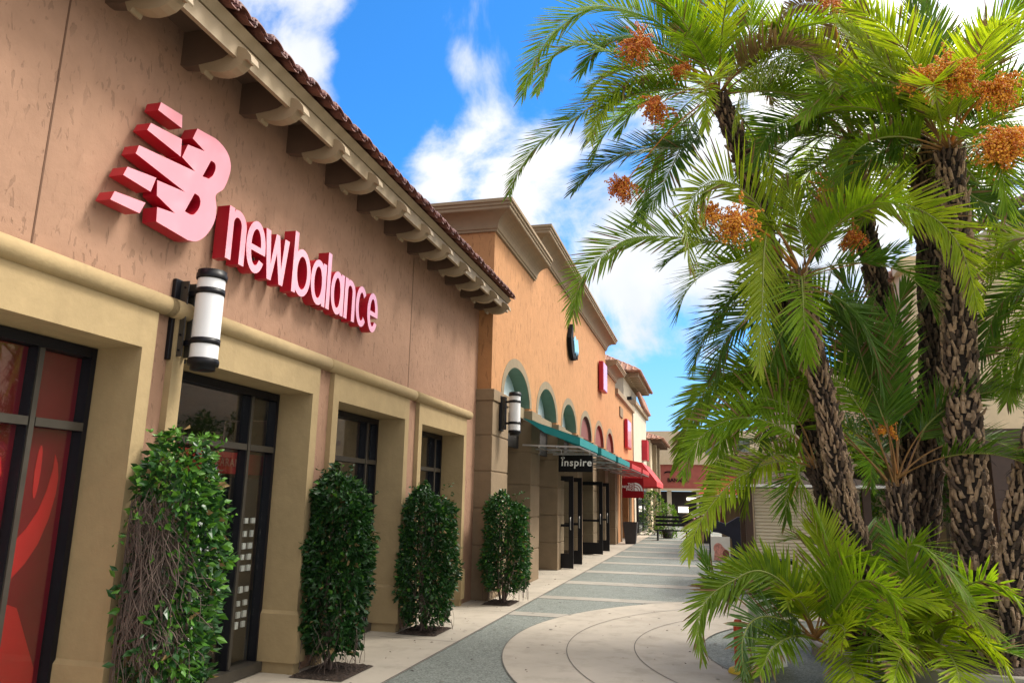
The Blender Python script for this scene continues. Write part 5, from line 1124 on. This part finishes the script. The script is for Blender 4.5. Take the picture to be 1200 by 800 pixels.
 'label': 'small leaning palm behind the slim one, fronds drooping towards the kiosk', 'seed': 71, 'base': (1.496, 8.9, 0.303), 'crown': (1.169, 8.9, 2.001), 'trunk': [(1.527, 8.95, 0.044), (1.454, 9.0, 0.631), (1.363, 9.0, 1.16), (1.249, 8.9, 1.614), (1.169, 8.9, 2.001)], 'r': (0.12, 0.08), 'dark': 0.9, 'keys': [([(1.169, 8.9, 2.001), (0.901, 8.683, 2.054), (0.619, 8.467, 2.024), (0.288, 8.25, 1.86), (0.043, 8.033, 1.618), (-0.124, 7.817, 1.365), (-0.226, 7.6, 1.104)], {'mt': 'leaf_y', 'leaf': 0.36, 'vee': 0.25, 'bare': 0.15, 'up0': (0, -0.75, 0.66)}), ([(1.168, 8.9, 1.983), (0.995, 8.76, 2.022), (0.938, 8.62, 1.905), (1.012, 8.48, 1.698), (1.081, 8.34, 1.483), (1.139, 8.2, 1.196)], {'mt': 'leaf', 'leaf': 0.46, 'bare': 0.1, 'up0': (-1, 0, 0.3), 'vee': 0.12}), ([(1.168, 8.9, 1.983), (1.025, 8.8, 2.447), (0.762, 8.7, 2.725), (0.438, 8.6, 2.717), (0.194, 8.5, 2.424), (0.068, 8.4, 1.999), (-0.035, 8.3, 1.59)], {'mt': 'leaf', 'leaf': 0.4, 'vee': 0.3, 'up0': (0, -0.75, 0.66)}), ([(1.168, 8.9, 1.983), (0.922, 8.72, 2.346), (0.516, 8.54, 2.519), (0.149, 8.36, 2.457), (-0.127, 8.18, 2.213), (-0.264, 8.0, 1.882)], {'mt': 'leaf', 'leaf': 0.36, 'vee': 0.3, 'up0': (0, -0.75, 0.66)})], 'auto': 3, 'az': (1.6, 4.6), 'el': (0.2, 1.0), 'L': 1.3, 'bend': 1.9, 'mats': ['leaf', 'leaf_d'], 'fruit': []}, {
 'label': 'palm trunk at the right edge of the clump with its crown out of frame', 'seed': 81, 'base': (2.747, 8.6, 0.036), 'crown': (4.117, 8.9, 3.979), 'trunk': [(2.716, 8.6, -0.043), (2.799, 8.6, 0.584), (2.914, 8.6, 1.232), (3.1, 8.6, 1.9), (3.39, 8.7, 2.595), (3.776, 8.8, 3.319), (4.117, 8.9, 3.979)], 'r': (0.15, 0.12), 'dark': 0.4, 'keys': [([(4.117, 8.9, 3.979), (3.85, 8.9, 4.381), (3.586, 8.9, 4.548), (3.288, 8.9, 4.471), (3.045, 8.9, 4.14)], {'mt': 'leaf_y', 'leaf': 0.42, 'up0': (0, -0.75, 0.66), 'vee': 0.12}), ([(4.111, 8.9, 3.932), (3.821, 8.925, 4.052), (3.504, 8.95, 4.03), (3.154, 8.975, 3.764), (2.938, 9.0, 3.2)], {'mt': 'leaf_d', 'leaf': 0.44, 'up0': (0, -0.75, 0.66), 'vee': 0.12}), ([(4.111, 8.9, 3.932), (3.864, 9.0, 3.831), (3.56, 9.1, 3.679), (3.318, 9.2, 3.42), (3.133, 9.3, 2.958)], {'mt': 'leaf_d', 'leaf': 0.44, 'up0': (0, -0.75, 0.66), 'vee': 0.12}), ([(4.117, 8.9, 3.979), (3.872, 9.0, 4.913), (3.61, 9.1, 5.237), (3.292, 9.2, 5.205)], {'mt': 'leaf_d', 'leaf': 0.4, 'up0': (0, -0.75, 0.66), 'vee': 0.12}), ([(4.111, 8.9, 3.932), (3.793, 8.825, 3.507), (3.469, 8.75, 3.32), (3.187, 8.675, 3.132), (2.995, 8.6, 2.676)], {'mt': 'leaf', 'leaf': 0.4, 'up0': (0, -0.75, 0.66), 'vee': 0.12}), ([(4.117, 8.9, 3.979), (3.894, 8.867, 4.857), (3.667, 8.833, 5.472), (3.398, 8.8, 5.798)], {'mt': 'leaf_d', 'leaf': 0.42, 'up0': (0, -0.75, 0.66), 'vee': 0.12})], 'auto': 9, 'az': (1.5, 4.7), 'el': (-0.2, 1.0), 'L': 1.8, 'bend': 1.5, 'mats': ['leaf', 'leaf_d'], 'fruit': []}, {
 'label': 'low young palm at the front left foot of the clump, spilling over the walk', 'seed': 91, 'base': (0.893, 7.9, 0.046), 'crown': (0.926, 8.0, 0.371), 'trunk': None, 'r': None, 'keys': [([(0.926, 8.0, 0.371), (0.707, 7.867, 0.804), (0.435, 7.733, 0.977), (0.177, 7.6, 0.885), (-0.047, 7.467, 0.736), (-0.145, 7.333, 0.523), (-0.122, 7.2, 0.272)], {'mt': 'leaf', 'leaf': 0.33, 'bare': 0.12, 'up0': (0, -0.75, 0.66), 'vee': 0.12}), ([(0.888, 8.0, 0.369), (0.626, 7.9, 0.679), (0.356, 7.8, 0.874), (0.073, 7.7, 0.792), (-0.098, 7.6, 1.109)], {'mt': 'leaf_d', 'leaf': 0.31, 'bare': 0.12, 'up0': (0, -0.75, 0.66), 'vee': 0.12}), ([(0.926, 8.0, 0.371), (1.039, 8.1, 0.715), (1.097, 8.2, 1.03), (1.105, 8.3, 1.315), (1.075, 8.4, 1.525)], {'mt': 'leaf_y', 'leaf': 0.42, 'bare': 0.15, 'up0': (0, -0.75, 0.66), 'vee': 0.12}), ([(0.949, 8.0, 0.372), (1.094, 7.9, 0.818), (1.171, 7.8, 1.063), (1.272, 7.7, 1.15), (1.465, 7.6, 1.089)], {'mt': 'leaf', 'leaf': 0.31, 'bare': 0.12, 'up0': (0, -0.75, 0.66), 'vee': 0.12}), ([(0.925, 8.0, 0.348), (1.01, 7.725, 0.495), (1.082, 7.45, 0.562), (1.072, 7.175, 0.547), (0.989, 6.9, 0.453)], {'mt': 'leaf_y', 'leaf': 0.36, 'bare': 0.3, 'dens': 50, 'vee': 0.15, 'up0': (0, -0.75, 0.66)}), ([(0.925, 8.0, 0.348), (1.183, 7.85, 0.599), (1.458, 7.7, 0.745), (1.71, 7.55, 0.811), (1.869, 7.4, 0.753)], {'mt': 'leaf_y', 'leaf': 0.31, 'bare': 0.12, 'up0': (0, -0.75, 0.66), 'vee': 0.12}), ([(0.925, 8.0, 0.348), (0.83, 7.975, 0.719), (0.606, 7.95, 0.95), (0.369, 7.925, 1.023), (0.124, 7.9, 0.975)], {'mt': 'leaf_y', 'leaf': 0.31, 'bare': 0.12, 'up0': (0, -0.75, 0.66), 'vee': 0.12}), ([(0.925, 8.0, 0.348), (0.606, 7.75, 0.543), (0.363, 7.5, 0.565), (0.234, 7.25, 0.414), (0.227, 7.0, 0.182)], {'mt': 'leaf_g', 'leaf': 0.31, 'bare': 0.12, 'up0': (0, -0.75, 0.66), 'vee': 0.12}), ([(0.948, 8.0, 0.349), (1.087, 7.6, 0.3), (1.118, 7.2, 0.206), (1.074, 6.8, 0.095)], {'mt': 'leaf_y', 'leaf': 0.34, 'bare': 0.12, 'up0': (0, -0.75, 0.66), 'vee': 0.12}), ([(0.925, 8.0, 0.348), (0.7, 7.633, 0.416), (0.483, 7.267, 0.356), (0.347, 6.9, 0.211)], {'mt': 'leaf', 'leaf': 0.31, 'bare': 0.12, 'up0': (0, -0.75, 0.66), 'vee': 0.12}), ([(0.925, 8.0, 0.348), (1.179, 7.75, 0.762), (1.293, 7.5, 0.943), (1.448, 7.25, 0.903), (1.505, 7.0, 0.665)], {'mt': 'leaf', 'leaf': 0.34, 'bare': 0.12, 'up0': (0, -0.75, 0.66), 'vee': 0.12})], 'auto': 3, 'az': (3.4, 6.0), 'el': (0.1, 1.2), 'L': 1.1, 'bend': 1.6, 'mats': ['leaf', 'leaf_y'], 'leaf': 0.31, 'fruit': []}, {
 'label': 'low young palm at the front right foot of the clump', 'seed': 101, 'base': (2.009, 8.2, -0.01), 'crown': (1.994, 8.2, 0.214), 'trunk': None, 'r': None, 'keys': [([(1.994, 8.2, 0.214), (1.828, 8.04, 0.837), (1.763, 7.88, 1.195), (1.859, 7.72, 1.245), (2.009, 7.56, 1.076), (2.107, 7.4, 0.848)], {'mt': 'leaf', 'leaf': 0.34, 'bare': 0.12, 'up0': (0, -0.75, 0.66), 'vee': 0.12}), ([(1.994, 8.2, 0.214), (1.901, 7.975, 0.621), (1.931, 7.75, 0.799), (2.103, 7.525, 0.763), (2.242, 7.3, 0.596)], {'mt': 'leaf_y', 'leaf': 0.34, 'bare': 0.12, 'up0': (0, -0.75, 0.66), 'vee': 0.12}), ([(1.994, 8.2, 0.214), (2.063, 7.95, 0.522), (2.198, 7.7, 0.531), (2.302, 7.45, 0.407), (2.323, 7.2, 0.228)], {'mt': 'leaf_y', 'leaf': 0.33, 'bare': 0.12, 'up0': (0, -0.75, 0.66), 'vee': 0.12}), ([(1.994, 8.2, 0.214), (1.932, 8.2, 0.747), (1.816, 8.2, 1.137), (1.683, 8.2, 1.376)], {'mt': 'leaf_d', 'leaf': 0.34, 'bare': 0.12, 'up0': (0, -0.75, 0.66), 'vee': 0.12}), ([(1.994, 8.2, 0.214), (1.792, 8.0, 0.536), (1.543, 7.8, 0.662), (1.319, 7.6, 0.567)], {'mt': 'leaf_d', 'leaf': 0.34, 'bare': 0.12, 'up0': (0, -0.75, 0.66), 'vee': 0.12}), ([(1.994, 8.2, 0.214), (2.158, 7.95, 0.787), (2.309, 7.7, 0.968), (2.421, 7.45, 0.927), (2.472, 7.2, 0.757)], {'mt': 'leaf', 'leaf': 0.34, 'bare': 0.12, 'up0': (0, -0.75, 0.66), 'vee': 0.12}), ([(1.994, 8.2, 0.214), (1.964, 7.767, 0.364), (1.938, 7.333, 0.304), (1.833, 6.9, 0.163)], {'mt': 'leaf_y', 'leaf': 0.34, 'bare': 0.12, 'up0': (0, -0.75, 0.66), 'vee': 0.12}), ([(1.994, 8.2, 0.214), (1.759, 7.767, 0.386), (1.52, 7.333, 0.343), (1.346, 6.9, 0.157)], {'mt': 'leaf_y', 'leaf': 0.34, 'bare': 0.12, 'up0': (0, -0.75, 0.66), 'vee': 0.12}), ([(1.992, 8.2, 0.199), (1.699, 7.933, 0.466), (1.428, 7.667, 0.455), (1.189, 7.4, 0.239)], {'mt': 'leaf', 'leaf': 0.33, 'bare': 0.12, 'up0': (0, -0.75, 0.66), 'vee': 0.12})], 'auto': 3, 'az': (3.6, 6.2), 'el': (0.1, 1.2), 'L': 1.1, 'bend': 1.6, 'mats': ['leaf', 'leaf_d', 'leaf_y'], 'leaf': 0.31, 'fruit': []}, {
 'label': 'dark low young palm behind the middle trunks', 'seed': 111, 'base': (1.827, 10.3, 0.105), 'crown': (1.842, 10.3, 0.302), 'trunk': None, 'r': None, 'keys': [], 'auto': 6, 'az': (0, 6.28), 'el': (0.3, 1.4), 'L': 1.7, 'bend': 1.4, 'mats': ['leaf_d', 'leaf'], 'leaf': 0.4, 'fruit': []}]
for P_ in PALMS:
    r = random.Random(P_['seed']); t = thing('palm_tree' if P_['trunk'] else 'young_palm', P_['label'], 'palm tree', P_['base'], 'palms of the clump')
    if P_['trunk']: trunk(t, P_['trunk'], P_['r'][0], P_['r'][1], P_['seed'] + 50, P_.get('dark', .5))
    for (pts, kw) in P_['keys']: frond(t, pts, r, **kw)
    c = P_['crown']
    for k in range(P_['auto']):
        az = P_['az'][0] + (P_['az'][1] - P_['az'][0])*((k*.618 + .13) % 1) + r.uniform(-.15, .15)
        lo, hi = P_['el']; e = lo + (hi - lo)*((k + .5)/P_['auto']) + r.uniform(-.1, .1)
        if (k + 1) % 7 == 0 and P_.get('dead'): mt = 'leaf_dead'
        else: mt = r.choice(P_['mats'])
        frond(t, auto_pts(c, az, e, P_['L']*r.uniform(.85, 1.12), P_['bend']*r.uniform(.8, 1.2), r), r, mt=mt, leaf=P_.get('leaf', .42), dens=P_.get('dens', 44), bare=P_.get('bare', .2), up0=None)
    for (cc, rad, mt, n) in P_['fruit']: fruit(t, Vector(c) + Vector((0, 0, .05)), cc, rad, r, mt, n)

# ================================================================== SKY, SUN, CAMERA
w = bpy.data.worlds.new('World'); sc.world = w; w.use_nodes = True; nt = w.node_tree
bg = nt.nodes['Background']; bg.inputs['Strength'].default_value = .1
SUN_AZ, SUN_EL = R(62), R(52)          # azimuth from +Y towards +X
sky = nt.nodes.new('ShaderNodeTexSky'); sky.sky_type = 'NISHITA'; sky.sun_disc = False
sky.sun_elevation = SUN_EL; sky.sun_rotation = SUN_AZ; sky.ozone_density = 3.0; sky.air_density = 1.0; sky.dust_density = .3
gm = nt.nodes.new('ShaderNodeGamma'); gm.inputs[1].default_value = 1.0; nt.links.new(sky.outputs[0], gm.inputs[0])
skc = mixc(nt, 1.0, gm.outputs[0], SKYTINT, 'MULTIPLY')
tc = nt.nodes.new('ShaderNodeTexCoord'); D = tc.outputs['Generated']
nrm = nt.nodes.new('ShaderNodeVectorMath'); nrm.operation = 'NORMALIZE'; nt.links.new(D, nrm.inputs[0]); D = nrm.outputs[0]
def math_(op, a, b=None, c=None):
    n = nt.nodes.new('ShaderNodeMath'); n.operation = op
    for i, v in enumerate((a, b, c)):
        if v is None: continue
        if hasattr(v, 'is_linked'): nt.links.new(v, n.inputs[i])
        else: n.inputs[i].default_value = v
    return n.outputs[0]
mp = nt.nodes.new('ShaderNodeMapping'); mp.inputs['Scale'].default_value = (1, 1, 1.15); nt.links.new(D, mp.inputs[0])
n1 = noise_(nt, mp.outputs[0], 4.6, 9, .6, .5); n2 = noise_(nt, mp.outputs[0], 2.1, 5, .6)
dens = math_('MULTIPLY_ADD', n1, 3.4, -1.72)
PATCH = [((-0.4729, 0.6706, 0.5715), 0.9941, 0.62), ((-0.4418, 0.7478, 0.4956), 0.99768, 0.5), ((-0.3726, 0.7704, 0.5173), 0.99504, -0.6), ((-0.4116, 0.8023, 0.4323), 0.99667, -0.45), ((-0.1621, 0.7833, 0.6001), 0.99589, -0.6), ((-0.2594, 0.7816, 0.5673), 0.99629, 0.42), ((-0.2906, 0.8145, 0.5021), 0.99667, 0.42), ((-0.2348, 0.865, 0.4434), 0.99504, 0.35), ((-0.3559, 0.8429, 0.4034), 0.99737, 0.3), ((-0.1654, 0.9212, 0.3522), 0.98827, 0.6), ((-0.0466, 0.9606, 0.2739), 0.98827, 0.42), ((-0.2926, 0.8653, 0.4071), 0.99737, 0.2), ((-0.0403, 0.9883, 0.1468), 0.99768, -0.4), ((-0.0966, 0.9881, 0.1193), 0.99852, -0.3), ((0.1813, 0.893, 0.4119), 0.95783, 0.5), ((0.0739, 0.9945, 0.0744), 0.9941, -0.3), ((-0.0105, 0.815, 0.5794), 0.99852, -0.6), ((0, -0.9, 0.436), -0.2, 0.85), ((0.8, -0.1, 0.6), 0.1, 0.9)]  # last two: unseen cloud banks behind and right, added to light the facades
for (dx, dy, dz), cosr, amt in PATCH:
    dp = nt.nodes.new('ShaderNodeVectorMath'); dp.operation = 'DOT_PRODUCT'; nt.links.new(D, dp.inputs[0]); dp.inputs[1].default_value = (dx, dy, dz)
    mr = nt.nodes.new('ShaderNodeMapRange'); mr.interpolation_type = 'SMOOTHSTEP'; mr.inputs['From Min'].default_value = cosr; mr.inputs['From Max'].default_value = 1 - (1 - cosr)*.12
    mr.inputs['To Min'].default_value = 0; mr.inputs['To Max'].default_value = amt; nt.links.new(dp.outputs['Value'], mr.inputs['Value'])
    dens = math_('ADD', dens, mr.outputs[0])
cov = nt.nodes.new('ShaderNodeMapRange'); cov.interpolation_type = 'SMOOTHSTEP'; cov.inputs['From Min'].default_value = .0; cov.inputs['From Max'].default_value = .75
nt.links.new(dens, cov.inputs['Value'])
cl = mixc(nt, ramp(nt, n2, .35, .65), (3.5, 3.9, 4.6, 1), (5.3, 5.3, 5.35, 1))
sd0 = nt.nodes.new('ShaderNodeVectorMath'); sd0.operation = 'DOT_PRODUCT'; nt.links.new(D, sd0.inputs[0]); sd0.inputs[1].default_value = (math.sin(SUN_AZ)*math.cos(SUN_EL), math.cos(SUN_AZ)*math.cos(SUN_EL), math.sin(SUN_EL))
glow = nt.nodes.new('ShaderNodeMapRange'); glow.interpolation_type = 'SMOOTHSTEP'; glow.inputs['From Min'].default_value = .55; glow.inputs['From Max'].default_value = 1.0; nt.links.new(sd0.outputs['Value'], glow.inputs['Value'])
cl = mixc(nt, glow.outputs[0], cl, (22, 20.5, 18, 1))
sx3 = nt.nodes.new('ShaderNodeSeparateXYZ'); nt.links.new(D, sx3.inputs[0])
hz_ = nt.nodes.new('ShaderNodeMapRange'); hz_.interpolation_type = 'SMOOTHSTEP'; hz_.inputs['From Min'].default_value = .34; hz_.inputs['From Max'].default_value = -.02
hz_.inputs['To Min'].default_value = 0; hz_.inputs['To Max'].default_value = .8; nt.links.new(sx3.outputs[2], hz_.inputs['Value'])
skc = mixc(nt, hz_.outputs[0], skc, (2.6, 3.7, 4.8, 1))
nt.links.new(mixc(nt, cov.outputs[0], skc, cl), bg.inputs['Color'])
sl_ = bpy.data.lights.new('sun', 'SUN'); sl_.energy = SUNE; sl_.angle = R(14); sl_.color = (1, .95, .86)
so = bpy.data.objects.new('sun', sl_); col.objects.link(so)
sd_ = Vector((math.sin(SUN_AZ)*math.cos(SUN_EL), math.cos(SUN_AZ)*math.cos(SUN_EL), math.sin(SUN_EL)))
so.rotation_euler = sd_.to_track_quat('Z', 'Y').to_euler(); so.location = (10, 10, 30)

cam = bpy.data.cameras.new('camera'); co = bpy.data.objects.new('camera', cam); col.objects.link(co); sc.camera = co
cam.sensor_width = 36; cam.lens = 865/1200*36; cam.clip_start = .05; cam.clip_end = 2000
co.matrix_world = Matrix(((0.967180, 0.036161, 0.251505, 0.000000), (0.253469, -0.206490, -0.945048, 0.000000), (0.017760, 0.977780, -0.208879, 1.600000), (0,0,0,1)))
sc.view_settings.view_transform = 'Standard'; sc.view_settings.look = 'None'; sc.view_settings.exposure = EXPO; sc.view_settings.gamma = 1
sc.cycles.use_denoising = True; sc.cycles.max_bounces = 8; sc.cycles.transparent_max_bounces = 24; sc.cycles.transmission_bounces = 4
sc.cycles.sample_clamp_indirect = 6
for o in list(bpy.data.objects):
    if '_w' in o.keys(): del o['_w']
